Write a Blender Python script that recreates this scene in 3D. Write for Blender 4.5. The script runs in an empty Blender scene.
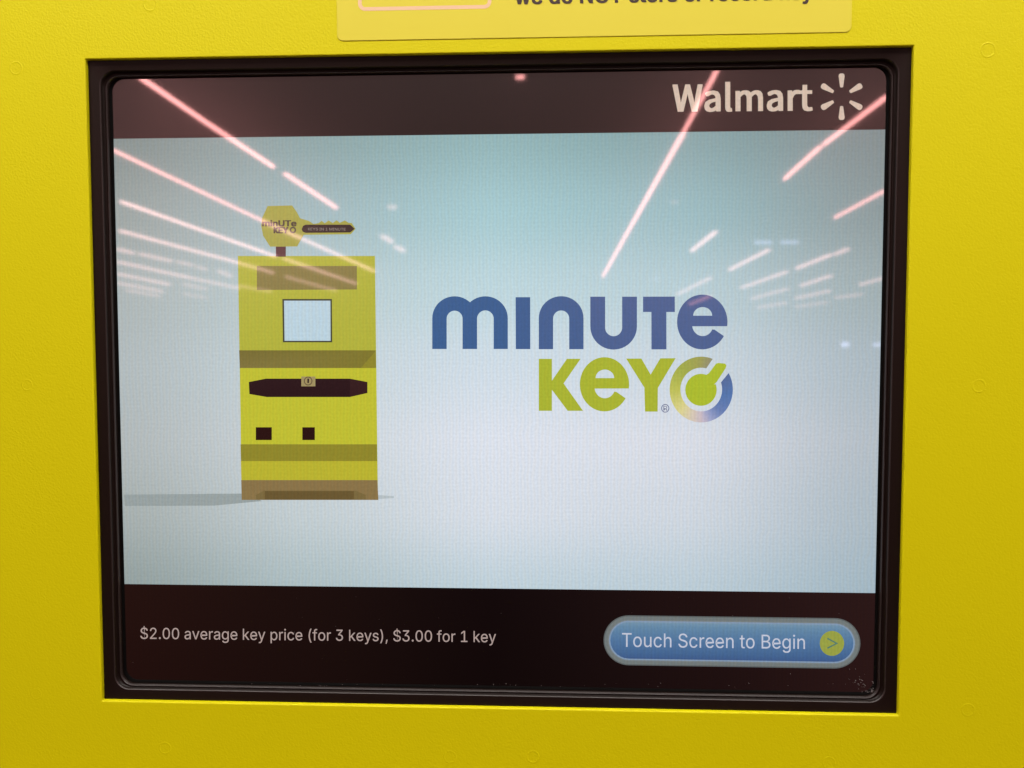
import bpy, bmesh, math, random
from mathutils import Vector, Matrix
from mathutils.geometry import tessellate_polygon
random.seed(7)
S = bpy.context.scene
C = S.collection
PI = math.pi
# ------------------------------------------------------------------ frame of the kiosk
# local axes of the kiosk: x right, y into the cabinet, z up; origin = upper left corner of the screen opening
W, H = 0.405, 0.3272                       # size of the opening in the yellow panel
DS = 0.0066                                # depth of the screen surface behind the panel face
TILT = -0.0193                             # the whole cabinet front leans back about a degree
KM = Matrix.Translation((0, 0, 1.55)) @ Matrix.Rotation(TILT, 4, 'X')
F = 769.0
R0, R1, R2 = ((0.99916910, 0.00119444, -0.04073933),
              (0.00070518, 0.99891424, 0.04658156),
              (0.04075074, -0.04657158, 0.99808340))
# rows above are plane axes seen from the camera; turn them into local axes of the kiosk
def loc(a, b, c): return Vector((a, c, -b))
RIGHT = loc(R0[0], R1[0], R2[0]); DOWN = loc(R0[1], R1[1], R2[1]); FWD = loc(R0[2], R1[2], R2[2])
CAM = Vector((0.22859, -0.38336, -0.14482))
def ray(px, py): return RIGHT * ((px - 512) / F) + DOWN * ((py - 384) / F) + FWD
def at(px, py, d=DS):                      # measured point of the photograph -> (x, z) on the plane at depth d
    v = ray(px, py); s = (d - CAM.y) / v.y; p = CAM + v * s
    return (p.x, p.z)
def lin(c):
    c /= 255.0
    return c / 12.92 if c <= 0.04045 else ((c + 0.055) / 1.055) ** 2.4
def rgb(r, g, b): return (lin(r), lin(g), lin(b), 1.0)

# ------------------------------------------------------------------ materials
def newmat(name):
    m = bpy.data.materials.new(name); m.use_nodes = True
    nt = m.node_tree; nt.nodes.clear()
    return m, nt, nt.nodes, nt.links
def plain(name, col, rough=0.5, bump=None, spec=0.5, coat=0.0, mottled=0.0):
    m, nt, N, L = newmat(name)
    o = N.new('ShaderNodeOutputMaterial'); p = N.new('ShaderNodeBsdfPrincipled')
    p.inputs['Base Color'].default_value = col; p.inputs['Roughness'].default_value = rough
    p.inputs['Specular IOR Level'].default_value = spec
    p.inputs['Coat Weight'].default_value = coat
    L.new(p.outputs[0], o.inputs[0])
    tc = N.new('ShaderNodeTexCoord')
    if mottled:
        n = N.new('ShaderNodeTexNoise'); n.inputs['Scale'].default_value = 9; n.inputs['Detail'].default_value = 5
        L.new(tc.outputs['Object'], n.inputs['Vector'])
        mx = N.new('ShaderNodeMixRGB'); mx.inputs[1].default_value = col
        mx.inputs[2].default_value = (col[0] * (1 - mottled), col[1] * (1 - mottled * 1.1), col[2], 1)
        L.new(n.outputs['Fac'], mx.inputs[0]); L.new(mx.outputs[0], p.inputs['Base Color'])
    if bump:
        prev = None
        for sc, dist, det in bump:
            n = N.new('ShaderNodeTexNoise'); n.inputs['Scale'].default_value = sc; n.inputs['Detail'].default_value = det
            n.inputs['Distortion'].default_value = 0.4
            L.new(tc.outputs['Object'], n.inputs['Vector'])
            b = N.new('ShaderNodeBump'); b.inputs['Distance'].default_value = dist; b.inputs['Strength'].default_value = 1.0
            L.new(n.outputs['Fac'], b.inputs['Height'])
            if prev: L.new(prev.outputs[0], b.inputs['Normal'])
            prev = b
        L.new(prev.outputs[0], p.inputs['Normal'])
    return m
M_YEL = plain('yellow_powder_coat', (0.70, 0.625, 0.001, 1), 0.5, [(850, 0.00013, 1.2), (200, 0.00004, 1.0)], 0.18, mottled=0.04)
M_STK = plain('sticker_vinyl', (0.74, 0.645, 0.045, 1), 0.42, [(50, 0.0001, 1.0)], 0.4)
M_INK = plain('dark_print', (0.035, 0.010, 0.006, 1), 0.5)
M_PNK = plain('pale_print', (0.85, 0.56, 0.34, 1), 0.5)
M_BEZ = plain('dark_textured_plastic', (0.010, 0.005, 0.004, 1), 0.36, [(1300, 0.00005, 2)], 0.17)
M_BEAD = plain('polished_dark_plastic', (0.026, 0.018, 0.018, 1), 0.26, spec=0.5)
M_GAS = plain('black_gasket_rubber', (0.002, 0.0015, 0.0015, 1), 0.8, spec=0.08)
M_DUST = plain('pale_dust', (0.25, 0.22, 0.22, 1), 0.9)

def display_material(name):
    """LCD pixels behind a shiny touch glass: the picture gives off light, the glass mirrors the shop."""
    m, nt, N, L = newmat(name)
    o = N.new('ShaderNodeOutputMaterial')
    at_ = N.new('ShaderNodeAttribute'); at_.attribute_name = 'Col'
    tc = N.new('ShaderNodeTexCoord'); sep = N.new('ShaderNodeSeparateXYZ')
    L.new(tc.outputs['Object'], sep.inputs[0])
    wob = N.new('ShaderNodeTexNoise'); wob.inputs['Scale'].default_value = 70; wob.inputs['Detail'].default_value = 2
    L.new(tc.outputs['Object'], wob.inputs['Vector'])
    def math_(op, a, b=None):
        n = N.new('ShaderNodeMath'); n.operation = op
        for i, v in enumerate((a, b)):
            if v is None: continue
            if isinstance(v, (int, float)): n.inputs[i].default_value = v
            else: L.new(v, n.inputs[i])
        return n.outputs[0]
    wb = math_('MULTIPLY', wob.outputs['Fac'], 7.0)
    sx = math_('SINE', math_('ADD', math_('MULTIPLY', sep.outputs['X'], 2 * PI / 0.00175), wb))
    sz = math_('SINE', math_('ADD', math_('MULTIPLY', sep.outputs['Z'], 2 * PI / 0.0021), wb))
    fine = N.new('ShaderNodeTexNoise'); fine.inputs['Scale'].default_value = 900; fine.inputs['Detail'].default_value = 1
    L.new(tc.outputs['Object'], fine.inputs['Vector'])
    pat = math_('ADD', math_('MULTIPLY', sx, 0.028), math_('MULTIPLY', sz, 0.012))
    pat = math_('ADD', pat, math_('MULTIPLY', math_('SUBTRACT', fine.outputs['Fac'], 0.5), 0.2))
    pat = math_('ADD', pat, 1.0)
    # faint colour fringing of the pixel columns
    hsv = N.new('ShaderNodeMixRGB'); hsv.blend_type = 'MULTIPLY'; hsv.inputs[0].default_value = 1
    fr = N.new('ShaderNodeCombineColor')
    sx2 = math_('SINE', math_('ADD', math_('MULTIPLY', sep.outputs['X'], 2 * PI / 0.0031), math_('MULTIPLY', wob.outputs['Fac'], 11)))
    L.new(math_('ADD', math_('MULTIPLY', sx2, 0.022), 1.0), fr.inputs[0])
    fr.inputs[1].default_value = 1
    L.new(math_('ADD', math_('MULTIPLY', sx2, -0.025), 1.0), fr.inputs[2])
    L.new(at_.outputs['Color'], hsv.inputs[1]); L.new(fr.outputs[0], hsv.inputs[2])
    em = N.new('ShaderNodeEmission')
    L.new(hsv.outputs[0], em.inputs[0]); L.new(pat, em.inputs[1])
    fres = N.new('ShaderNodeFresnel'); fres.inputs['IOR'].default_value = 1.5
    g1 = N.new('ShaderNodeBsdfGlossy'); g1.inputs['Roughness'].default_value = 0.028
    g2 = N.new('ShaderNodeBsdfGlossy'); g2.inputs['Roughness'].default_value = 0.2
    c1 = math_('MULTIPLY', fres.outputs[0], 0.86); c2 = math_('MULTIPLY', fres.outputs[0], 0.95)
    for c, g in ((c1, g1), (c2, g2)):
        k = N.new('ShaderNodeCombineColor')
        for i in range(3): L.new(c, k.inputs[i])
        L.new(k.outputs[0], g.inputs['Color'])
    a1 = N.new('ShaderNodeAddShader'); a2 = N.new('ShaderNodeAddShader')
    L.new(g1.outputs[0], a1.inputs[0]); L.new(g2.outputs[0], a1.inputs[1])
    L.new(em.outputs[0], a2.inputs[0]); L.new(a1.outputs[0], a2.inputs[1])
    L.new(a2.outputs[0], o.inputs[0])
    return m
M_LCD = display_material('lcd_behind_touch_glass')

_lamp = {}
def lamp_material(col, e):
    k = (col, e)
    if k not in _lamp:
        m, nt, N, L = newmat('lit_tube')
        o = N.new('ShaderNodeOutputMaterial'); em = N.new('ShaderNodeEmission')
        em.inputs[0].default_value = (*col, 1); em.inputs[1].default_value = e
        L.new(em.outputs[0], o.inputs[0]); _lamp[k] = m
    return _lamp[k]

# ------------------------------------------------------------------ object helpers
def link(name, me, mat, parent=None):
    o = bpy.data.objects.new(name, me); C.objects.link(o)
    if mat: me.materials.append(mat)
    if parent: o.parent = parent
    return o
def from_bm(name, bm, mat, parent=None, smooth=False):
    me = bpy.data.meshes.new(name); bmesh.ops.recalc_face_normals(bm, faces=bm.faces[:]) if smooth is None else None
    bm.to_mesh(me); bm.free()
    if smooth:
        for p in me.polygons: p.use_smooth = True
    return link(name, me, mat, parent)

class Art:
    """flat shapes of one piece of the screen picture (or of a print), each a hair in front of the last"""
    def __init__(s, depth=DS, lift=0.0, step=0.00001):
        s.v = []; s.f = []; s.c = []; s.y = depth - lift; s.step = step; s.depth = depth
    def poly(s, loops, col, px=True, cols=None):
        if not isinstance(loops[0][0], (tuple, list)): loops = [loops]
        if px: loops = [[at(x, y, s.depth) for x, y in lp] for lp in loops]
        tris = tessellate_polygon([[Vector((x, z, 0)) for x, z in lp] for lp in loops])
        base = len(s.v); flat = [p for lp in loops for p in lp]
        s.v += [(x, s.y, z) for x, z in flat]
        s.c += (cols if cols else [rgb(*col)] * len(flat))
        for a, b, c in tris:
            A, B, D = flat[a], flat[b], flat[c]
            cr = (B[0] - A[0]) * (D[1] - A[1]) - (B[1] - A[1]) * (D[0] - A[0])
            s.f.append((base + a, base + b, base + c) if cr > 0 else (base + a, base + c, base + b))
        s.y -= s.step
    def stroke(s, pts, w, col, px=True):
        L_, R_ = [], []
        n = len(pts)
        for i, (x, y) in enumerate(pts):
            a = pts[max(i - 1, 0)]; b = pts[min(i + 1, n - 1)]
            dx, dy = b[0] - a[0], b[1] - a[1]; l = math.hypot(dx, dy) or 1
            k = 1.0
            if 0 < i < n - 1:
                d1 = (x - a[0], y - a[1]); d2 = (b[0] - x, b[1] - y)
                c_ = (d1[0] * d2[0] + d1[1] * d2[1]) / ((math.hypot(*d1) * math.hypot(*d2)) or 1)
                k = 1 / max(math.sqrt(max((1 + c_) / 2, 0)), 0.5)
            nx, ny = -dy / l * w / 2 * k, dx / l * w / 2 * k
            L_.append((x + nx, y + ny)); R_.append((x - nx, y - ny))
        s.poly(L_ + R_[::-1], col, px)
    def build(s, name, parent, mat=None):
        me = bpy.data.meshes.new(name); me.from_pydata(s.v, [], s.f)
        ca = me.color_attributes.new('Col', 'FLOAT_COLOR', 'POINT')
        for i, c in enumerate(s.c): ca.data[i].color = c
        return link(name, me, mat or M_LCD, parent)

def arc(cx, cy, rx, ry, a0, a1, n=18):     # picture axes: y grows downwards, angles counter-clockwise as seen
    return [(cx + rx * math.cos(math.radians(a0 + (a1 - a0) * i / n)), cy - ry * math.sin(math.radians(a0 + (a1 - a0) * i / n))) for i in range(n + 1)]

# outlines of the grotesque lettering: advance, corner coordinates, triangles (thousandths of the type size)
REG = {
 '$': (446, "202 -74 202 583 244 583 244 -74 224 -9 188 -7 156 -1 128 9 102 23 81 40 64 60 51 83 42 109 38 137 104 137 108 118 114 102 123 88 136 76 150 66 166 59 185 53 204 50 224 49 246 50 267 54 286 60 303 69 317 79 329 92 338 106 344 122 346 139 344 154 340 168 332 179 322 189 310 197 296 205 280 211 263 217 245 222 184 239 145 253 112 269 86 289 67 313 56 341 52 372 54 400 62 425 75 448 92 468 113 484 138 498 165 508 195 514 227 516 259 514 289 508 316 498 340 484 360 468 377 449 390 427 398 403 401 378 337 378 332 402 320 421 302 437 280 449 254 456 225 459 204 457 185 454 167 448 152 440 139 430 129 418 121 405 117 391 115 376 117 359 122 345 131 334 142 324 155 315 169 308 184 302 198 297 212 293 264 279 279 275 295 270 312 264 328 256 344 248 359 238 372 226 384 213 395 198 402 180 407 161 408 139 406 112 399 87 386 64 370 43 349 25 323 11 294 0 261 -7", "0 74 1 74 2 1 74 57 2 57 3 2 56 74 57 74 73 57 73 3 57 3 41 57 41 72 57 72 58 57 55 74 56 72 59 58 54 74 55 72 60 59 53 74 54 72 61 60 52 74 53 72 62 61 72 63 62 51 74 52 3 41 73 41 72 73 51 75 74 71 63 72 51 76 75 70 63 71 70 64 63 50 76 51 50 77 76 50 78 77 69 64 70 50 79 78 69 65 64 49 79 50 68 65 69 49 80 79 49 81 80 68 66 65 67 66 68 48 81 49 48 82 81 48 83 82 47 83 48 47 84 83 47 85 84 46 85 47 46 86 85 46 87 86 46 88 87 45 88 46 45 89 88 45 90 89 45 91 90 45 92 91 44 92 45 44 93 92 44 94 93 44 95 94 43 95 44 43 96 95 43 97 96 42 97 43 42 98 97 41 98 42 41 99 98 41 100 99 40 100 41 39 100 40 39 101 100 38 101 39 37 101 38 37 102 101 36 102 37 35 102 36 35 103 102 34 103 35 33 103 34 33 104 103 32 104 33 31 104 32 31 105 104 12 14 13 12 15 14 30 105 31 12 16 15 30 106 105 11 16 12 29 106 30 11 17 16 28 106 29 11 18 17 28 107 106 10 18 11 27 107 28 10 19 18 26 107 27 10 20 19 26 108 107 25 108 26 9 20 10 9 21 20 24 108 25 9 22 21 23 108 24 9 23 22 9 108 23 9 109 108 8 109 9 8 110 109 7 110 8 7 111 110 6 111 7 6 112 111 5 112 6 5 4 112"),
 '(': (273, "89 207 90 244 94 283 101 324 109 364 119 403 132 441 145 477 160 510 177 539 236 539 219 503 204 466 191 428 179 390 169 351 161 313 156 276 152 241 151 207 152 176 155 145 160 115 167 83 177 50 188 16 202 -19 218 -57 236 -96 177 -96 150 -46 128 4 111 55 99 106 92 156", "8 10 9 8 11 10 7 11 8 7 12 11 6 12 7 6 13 12 5 13 6 5 14 13 4 14 5 4 15 14 3 15 4 3 16 15 2 16 3 2 17 16 1 17 2 1 18 17 0 18 1 0 19 18 34 19 0 34 20 19 34 21 20 33 21 34 33 22 21 33 23 22 32 23 33 32 24 23 31 24 32 31 25 24 31 26 25 30 26 31 30 27 26 29 27 30 29 28 27"),
 ')': (273, "37 -96 56 -56 72 -18 86 18 97 52 106 85 113 116 118 147 121 177 122 207 121 241 117 276 112 313 104 351 94 390 82 428 69 466 54 503 37 539 97 539 113 510 128 477 142 441 154 403 164 364 173 323 179 283 183 244 184 207 182 156 174 104 161 53 144 3 123 -47 97 -96", "17 19 18 17 20 19 17 21 20 16 21 17 16 22 21 15 22 16 15 23 22 14 23 15 14 24 23 13 24 14 13 25 24 12 25 13 12 26 25 11 26 12 11 27 26 10 27 11 10 28 27 9 28 10 8 28 9 8 29 28 7 29 8 7 30 29 6 30 7 5 30 6 5 31 30 4 31 5 4 32 31 3 32 4 2 32 3 2 33 32 1 33 2 1 34 33 0 34 1"),
 ',': (187, "38 -119 68 71 137 71 84 -119", "0 2 1 0 3 2"),
 '.': (187, "95 -4 83 -3 73 1 63 9 55 18 51 29 50 41 51 53 55 64 63 73 73 81 83 85 95 87 107 85 118 81 128 73 135 64 140 53 141 41 140 29 135 18 128 9 118 1 107 -3", "11 13 12 10 13 11 10 14 13 10 15 14 9 15 10 8 15 9 8 16 15 7 16 8 7 17 16 6 17 7 6 18 17 5 18 6 5 19 18 4 19 5 4 20 19 3 20 4 3 21 20 2 21 3 2 22 21 1 22 2 1 23 22 0 23 1"),
 '0': (453, "227 -7 191 -3 158 7 130 24 105 48 85 77 69 113 57 155 50 202 48 254 50 306 57 353 69 395 85 431 106 461 130 484 159 502 191 512 227 516 262 512 295 502 323 484 348 461 368 431 384 395 396 353 403 306 405 254 403 202 396 155 384 113 368 77 348 48 323 24 295 7 263 -3 227 50 250 52 271 60 290 74 306 92 320 116 330 144 338 176 342 213 344 254 342 295 338 332 330 365 320 393 306 416 290 435 271 449 250 457 227 460 203 457 182 449 163 435 147 416 134 393 123 365 115 332 111 295 109 254 111 213 115 176 123 144 134 116 147 92 163 74 182 60 203 52", "17 19 18 16 19 17 16 20 19 15 20 16 15 21 20 14 21 15 14 22 21 14 54 22 54 53 22 53 23 22 13 55 14 55 54 14 13 56 55 52 23 53 13 57 56 51 23 52 13 58 57 50 23 51 50 24 23 12 58 13 12 59 58 49 24 50 11 59 12 49 25 24 11 60 59 48 25 49 11 61 60 47 25 48 10 61 11 47 26 25 10 62 61 46 26 47 9 62 10 46 27 26 9 63 62 45 27 46 8 63 9 8 64 63 44 27 45 44 28 27 8 65 64 43 28 44 7 65 8 43 29 28 7 66 65 42 29 43 6 66 7 42 30 29 6 67 66 41 30 42 40 30 41 6 68 67 5 68 6 40 31 30 5 69 68 39 31 40 39 32 31 4 69 5 4 70 69 38 32 39 4 71 70 37 32 38 36 32 37 4 36 71 4 32 36 4 33 32 3 33 4 2 33 3 2 34 33 2 35 34 1 35 2 1 0 35"),
 '1': (453, "76 0 76 55 391 55 391 0 276 509 276 0 212 0 212 448 209 448 86 358 86 427 198 509", "10 4 11 10 8 4 8 7 4 7 5 4 10 9 8 6 5 7 0 2 1 0 3 2"),
 '2': (453, "64 0 64 47 234 229 252 248 268 266 282 282 294 298 303 312 311 327 316 341 319 356 320 371 319 389 315 405 308 419 298 431 287 441 273 449 258 455 241 458 224 460 205 458 188 454 172 447 159 438 148 427 139 413 132 398 128 381 127 362 66 362 68 391 75 418 86 442 102 464 121 482 143 496 168 507 196 513 225 516 254 513 281 507 306 497 328 482 346 465 361 445 372 423 379 398 381 372 380 354 377 336 371 318 363 299 351 280 336 259 317 235 294 209 267 180 153 60 153 57 389 57 389 0", "38 40 39 38 41 40 37 41 38 37 42 41 36 42 37 36 43 42 35 43 36 35 44 43 34 44 35 34 20 44 20 19 44 19 45 44 33 21 34 21 20 34 18 45 19 33 22 21 17 45 18 33 23 22 16 45 17 33 24 23 16 46 45 32 24 33 15 46 16 32 25 24 14 46 15 32 26 25 14 47 46 13 47 14 31 26 32 31 27 26 12 47 13 12 48 47 31 28 27 30 28 31 11 48 12 30 29 28 11 49 48 10 49 11 9 49 10 9 50 49 8 50 9 8 51 50 7 51 8 7 52 51 6 52 7 6 53 52 5 53 6 4 53 5 4 54 53 3 54 4 3 55 54 2 55 3 2 56 55 1 56 2 1 57 56 1 58 57 1 59 58 1 60 59 1 61 60 0 61 1"),
 '3': (453, "218 -7 188 -5 159 1 133 10 108 22 88 38 70 57 57 79 48 104 44 132 109 132 112 115 118 100 126 87 137 76 150 66 165 59 182 54 200 51 219 50 239 51 258 55 275 61 291 69 304 80 315 93 323 108 328 125 329 145 328 163 323 180 316 196 306 211 292 223 275 234 254 241 229 246 201 248 157 248 157 299 288 448 288 452 70 452 70 509 372 509 372 461 211 278 211 289 247 290 279 286 308 276 333 262 354 244 371 222 383 198 391 173 393 145 390 116 383 90 370 66 354 45 333 27 309 12 281 2 251 -5", "42 44 43 42 45 44 42 41 45 41 40 45 40 46 45 39 47 40 47 46 40 38 47 39 47 49 48 38 49 47 38 50 49 38 51 50 38 37 51 37 52 51 36 52 37 35 52 36 35 53 52 34 53 35 33 53 34 32 53 33 32 54 53 31 54 32 31 55 54 30 55 31 29 55 30 29 56 55 28 56 29 27 56 28 27 57 56 8 10 9 8 11 10 26 57 27 26 58 57 8 12 11 25 58 26 7 12 8 7 13 12 24 58 25 24 59 58 7 14 13 23 59 24 6 14 7 6 15 14 22 59 23 6 16 15 22 60 59 21 60 22 6 17 16 5 17 6 20 60 21 5 18 17 19 60 20 5 19 18 5 60 19 5 61 60 4 61 5 4 62 61 3 62 4 3 63 62 2 63 3 2 64 63 1 64 2 1 0 64"),
 'B': (456, "60 0 60 509 241 509 274 507 304 501 329 491 350 477 367 461 381 442 390 421 396 398 398 374 397 353 393 336 387 320 378 307 368 295 356 286 343 278 329 272 315 267 315 262 331 260 347 254 363 245 378 234 391 220 402 203 411 184 416 161 418 136 416 111 410 88 400 67 386 48 368 31 344 18 317 8 284 2 247 0 125 57 245 57 281 60 309 67 330 80 344 96 353 115 355 137 354 153 350 169 342 184 333 197 320 209 306 218 289 225 269 229 248 231 125 231 125 285 238 285 256 287 273 290 288 296 302 304 314 314 323 326 330 340 335 355 336 372 333 393 326 412 313 429 294 442 270 449 240 452 125 452", "0 75 1 75 2 1 75 3 2 75 4 3 75 5 4 75 6 5 75 7 6 75 74 7 74 8 7 0 58 75 73 8 74 72 8 73 72 9 8 71 9 72 70 9 71 70 10 9 69 10 70 69 11 10 68 11 69 68 12 11 67 12 68 66 12 67 66 13 12 65 13 66 65 14 13 64 14 65 64 15 14 63 15 64 63 16 15 62 16 63 61 16 62 61 17 16 60 17 61 59 17 60 59 18 17 0 57 58 57 59 58 57 18 59 57 19 18 57 20 19 57 21 20 57 22 21 57 23 22 57 24 23 57 25 24 57 56 25 56 55 25 55 26 25 0 40 57 54 26 55 53 26 54 53 27 26 52 27 53 51 27 52 51 28 27 50 28 51 49 28 50 49 29 28 48 29 49 48 30 29 47 30 48 46 30 47 46 31 30 45 31 46 45 32 31 44 32 45 44 33 32 43 33 44 42 33 43 42 34 33 41 34 42 0 41 40 0 34 41 0 35 34 0 36 35 0 37 36 0 38 37 0 39 38"),
 'E': (418, "60 0 60 509 372 509 372 452 125 452 125 286 355 286 355 229 125 229 125 57 375 57 375 0", "0 4 1 4 2 1 4 3 2 0 5 4 0 8 5 8 6 5 8 7 6 0 9 8 0 10 9 0 11 10"),
 'I': (300, "31 0 31 57 118 57 118 452 31 452 31 509 269 509 269 452 183 452 183 57 269 57 269 0", "4 6 5 4 7 6 3 7 4 2 8 3 8 7 3 2 9 8 0 2 1 0 9 2 0 10 9 0 11 10"),
 'K': (466, "104 145 104 216 116 231 128 246 139 261 151 275 162 289 174 303 187 317 199 331 212 344 364 509 448 509 231 276 228 276 60 0 60 509 125 509 125 334 124 225 125 193 125 0 372 0 188 259 228 309 449 0", "15 17 16 15 18 17 10 12 11 10 24 12 24 13 12 9 24 10 15 1 18 1 2 18 2 19 18 8 24 9 7 24 8 7 23 24 13 25 24 6 23 7 5 23 6 0 13 14 0 25 13 4 23 5 3 23 4 3 22 23 2 19 3 19 22 3 20 22 19 15 0 1 21 22 20 15 25 0 21 25 15 22 25 21"),
 'M': (628, "60 0 60 509 152 509 277 187 280 179 284 170 287 159 291 147 295 135 299 123 303 110 307 97 311 84 315 71 319 60 322 49 307 49 311 59 314 71 318 83 322 95 326 108 330 121 334 134 338 146 342 158 346 169 349 179 352 187 476 509 568 509 568 0 504 0 504 291 504 302 504 314 504 327 505 340 505 354 505 369 505 383 506 398 506 413 506 428 507 443 507 457 513 457 508 441 503 425 498 409 492 393 487 378 482 363 477 348 472 335 467 322 463 310 459 300 456 291 342 0 286 0 170 291 167 300 163 310 159 321 155 333 150 347 145 361 140 376 134 392 129 408 124 424 118 441 112 457 119 457 119 444 120 430 120 416 120 401 121 386 121 372 121 357 121 342 122 328 122 315 122 302 122 291 122 0", "0 73 1 73 2 1 73 74 2 74 3 2 28 45 29 45 30 29 45 46 30 46 31 30 0 72 73 75 3 74 28 44 45 47 31 46 76 3 75 28 48 44 48 43 44 48 43 47 43 31 47 0 76 72 76 71 72 0 77 76 71 3 76 42 31 43 28 49 48 70 3 71 0 78 77 41 31 42 28 50 49 69 3 70 0 79 78 40 31 41 28 51 50 68 3 69 0 80 79 39 31 40 28 52 51 67 3 68 0 81 80 38 31 39 28 53 52 66 3 67 0 82 81 37 31 38 28 54 53 65 3 66 0 83 82 36 31 37 28 55 54 64 3 65 0 84 83 35 31 36 28 56 55 63 3 64 0 85 84 34 31 35 28 57 56 62 3 63 0 86 85 33 31 34 28 58 57 61 3 62 0 87 86 60 3 61 28 59 58 32 31 33 60 4 3 27 59 28 60 5 4 26 59 27 60 6 5 25 59 26 60 7 6 24 59 25 60 8 7 23 59 24 60 9 8 22 59 23 60 10 9 21 59 22 60 11 10 20 59 21 60 12 11 19 59 20 60 18 12 18 13 12 18 13 19 13 59 19 14 59 13 60 17 18 15 59 14 60 16 17 60 15 16 60 59 15"),
 'N': (523, "60 0 60 509 136 509 343 183 349 174 355 163 363 151 371 137 379 122 388 107 396 90 405 73 414 55 405 54 403 72 402 90 401 108 400 126 399 142 399 157 399 171 399 184 399 195 399 509 463 509 463 0 387 0 202 290 194 303 186 317 177 331 168 346 159 363 148 381 136 402 123 425 108 452 119 454 120 429 121 406 122 384 123 363 124 345 124 328 125 313 125 301 125 291 125 0", "0 36 1 36 2 1 36 37 2 37 3 2 22 24 23 22 25 24 38 3 37 0 38 36 38 35 36 0 39 38 35 3 38 34 3 35 0 40 39 33 3 34 0 41 40 32 3 33 0 42 41 31 3 32 30 3 31 0 43 42 29 3 30 0 44 43 28 3 29 0 45 44 27 3 28 0 46 45 0 47 46 26 3 27 21 25 22 20 25 21 26 4 3 26 5 4 19 25 20 26 6 5 18 25 19 26 7 6 17 25 18 26 8 7 16 25 17 26 9 8 15 25 16 26 10 9 14 11 15 11 25 15 26 14 10 14 11 10 12 25 11 26 13 14 13 25 12 26 25 13"),
 'O': (533, "267 -7 225 -3 186 7 150 25 119 49 92 79 70 115 53 157 44 203 40 254 44 305 53 352 70 393 92 429 119 459 150 484 186 501 225 512 267 516 309 512 348 501 384 484 415 459 442 429 464 393 480 352 490 305 493 254 490 203 480 157 464 115 442 79 415 49 384 25 348 7 309 -3 267 53 296 55 324 63 349 76 372 94 392 116 408 144 420 176 428 213 430 254 428 295 420 332 408 365 392 392 372 415 349 433 324 446 296 453 267 456 237 453 210 445 184 433 161 415 142 392 125 364 113 332 106 295 103 254 106 213 113 176 125 144 142 117 161 94 184 76 210 63 237 55", "17 19 18 16 19 17 16 20 19 15 20 16 15 21 20 14 21 15 14 22 21 13 55 14 55 54 14 54 22 14 54 53 22 53 23 22 52 23 53 13 56 55 51 23 52 13 57 56 50 23 51 13 58 57 50 24 23 12 58 13 49 24 50 12 59 58 11 59 12 49 25 24 48 25 49 11 60 59 47 25 48 11 61 60 10 61 11 47 26 25 46 26 47 10 62 61 9 62 10 46 27 26 45 27 46 9 63 62 8 63 9 8 64 63 44 27 45 44 28 27 8 65 64 43 28 44 7 65 8 43 29 28 7 66 65 42 29 43 6 66 7 42 30 29 6 67 66 41 30 42 6 68 67 40 30 41 5 68 6 40 31 30 5 69 68 39 31 40 39 32 31 4 69 5 4 70 69 38 32 39 4 71 70 37 32 38 4 36 71 36 32 37 4 32 36 4 33 32 3 33 4 2 33 3 2 34 33 1 34 2 1 35 34 1 0 35"),
 'R': (449, "60 0 60 509 236 509 273 506 305 500 333 489 356 473 376 455 390 433 401 408 407 381 409 352 407 323 401 296 390 271 376 250 356 232 333 217 305 206 273 200 236 198 96 198 96 255 234 255 258 256 280 260 298 267 313 276 325 287 334 300 340 316 344 333 345 352 344 371 340 389 334 405 325 419 313 430 298 440 279 446 258 451 233 452 125 452 125 0 353 0 230 229 303 229 428 0", "0 22 1 22 42 1 42 2 1 42 3 2 42 4 3 42 5 4 42 6 5 42 7 6 42 41 7 41 40 7 40 8 7 22 43 42 39 8 40 38 8 39 37 8 38 37 9 8 36 9 37 35 9 36 35 10 9 34 10 35 33 10 34 33 11 10 32 11 33 31 11 32 31 12 11 30 12 31 30 13 12 29 13 30 28 13 29 28 14 13 27 14 28 26 14 27 26 15 14 25 15 26 24 15 25 23 15 24 0 21 22 43 23 22 43 45 23 45 15 23 45 16 15 45 46 16 46 17 16 43 20 45 20 44 45 47 17 46 18 47 17 19 47 18 20 47 19 0 20 21 0 43 20 44 47 20"),
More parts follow.
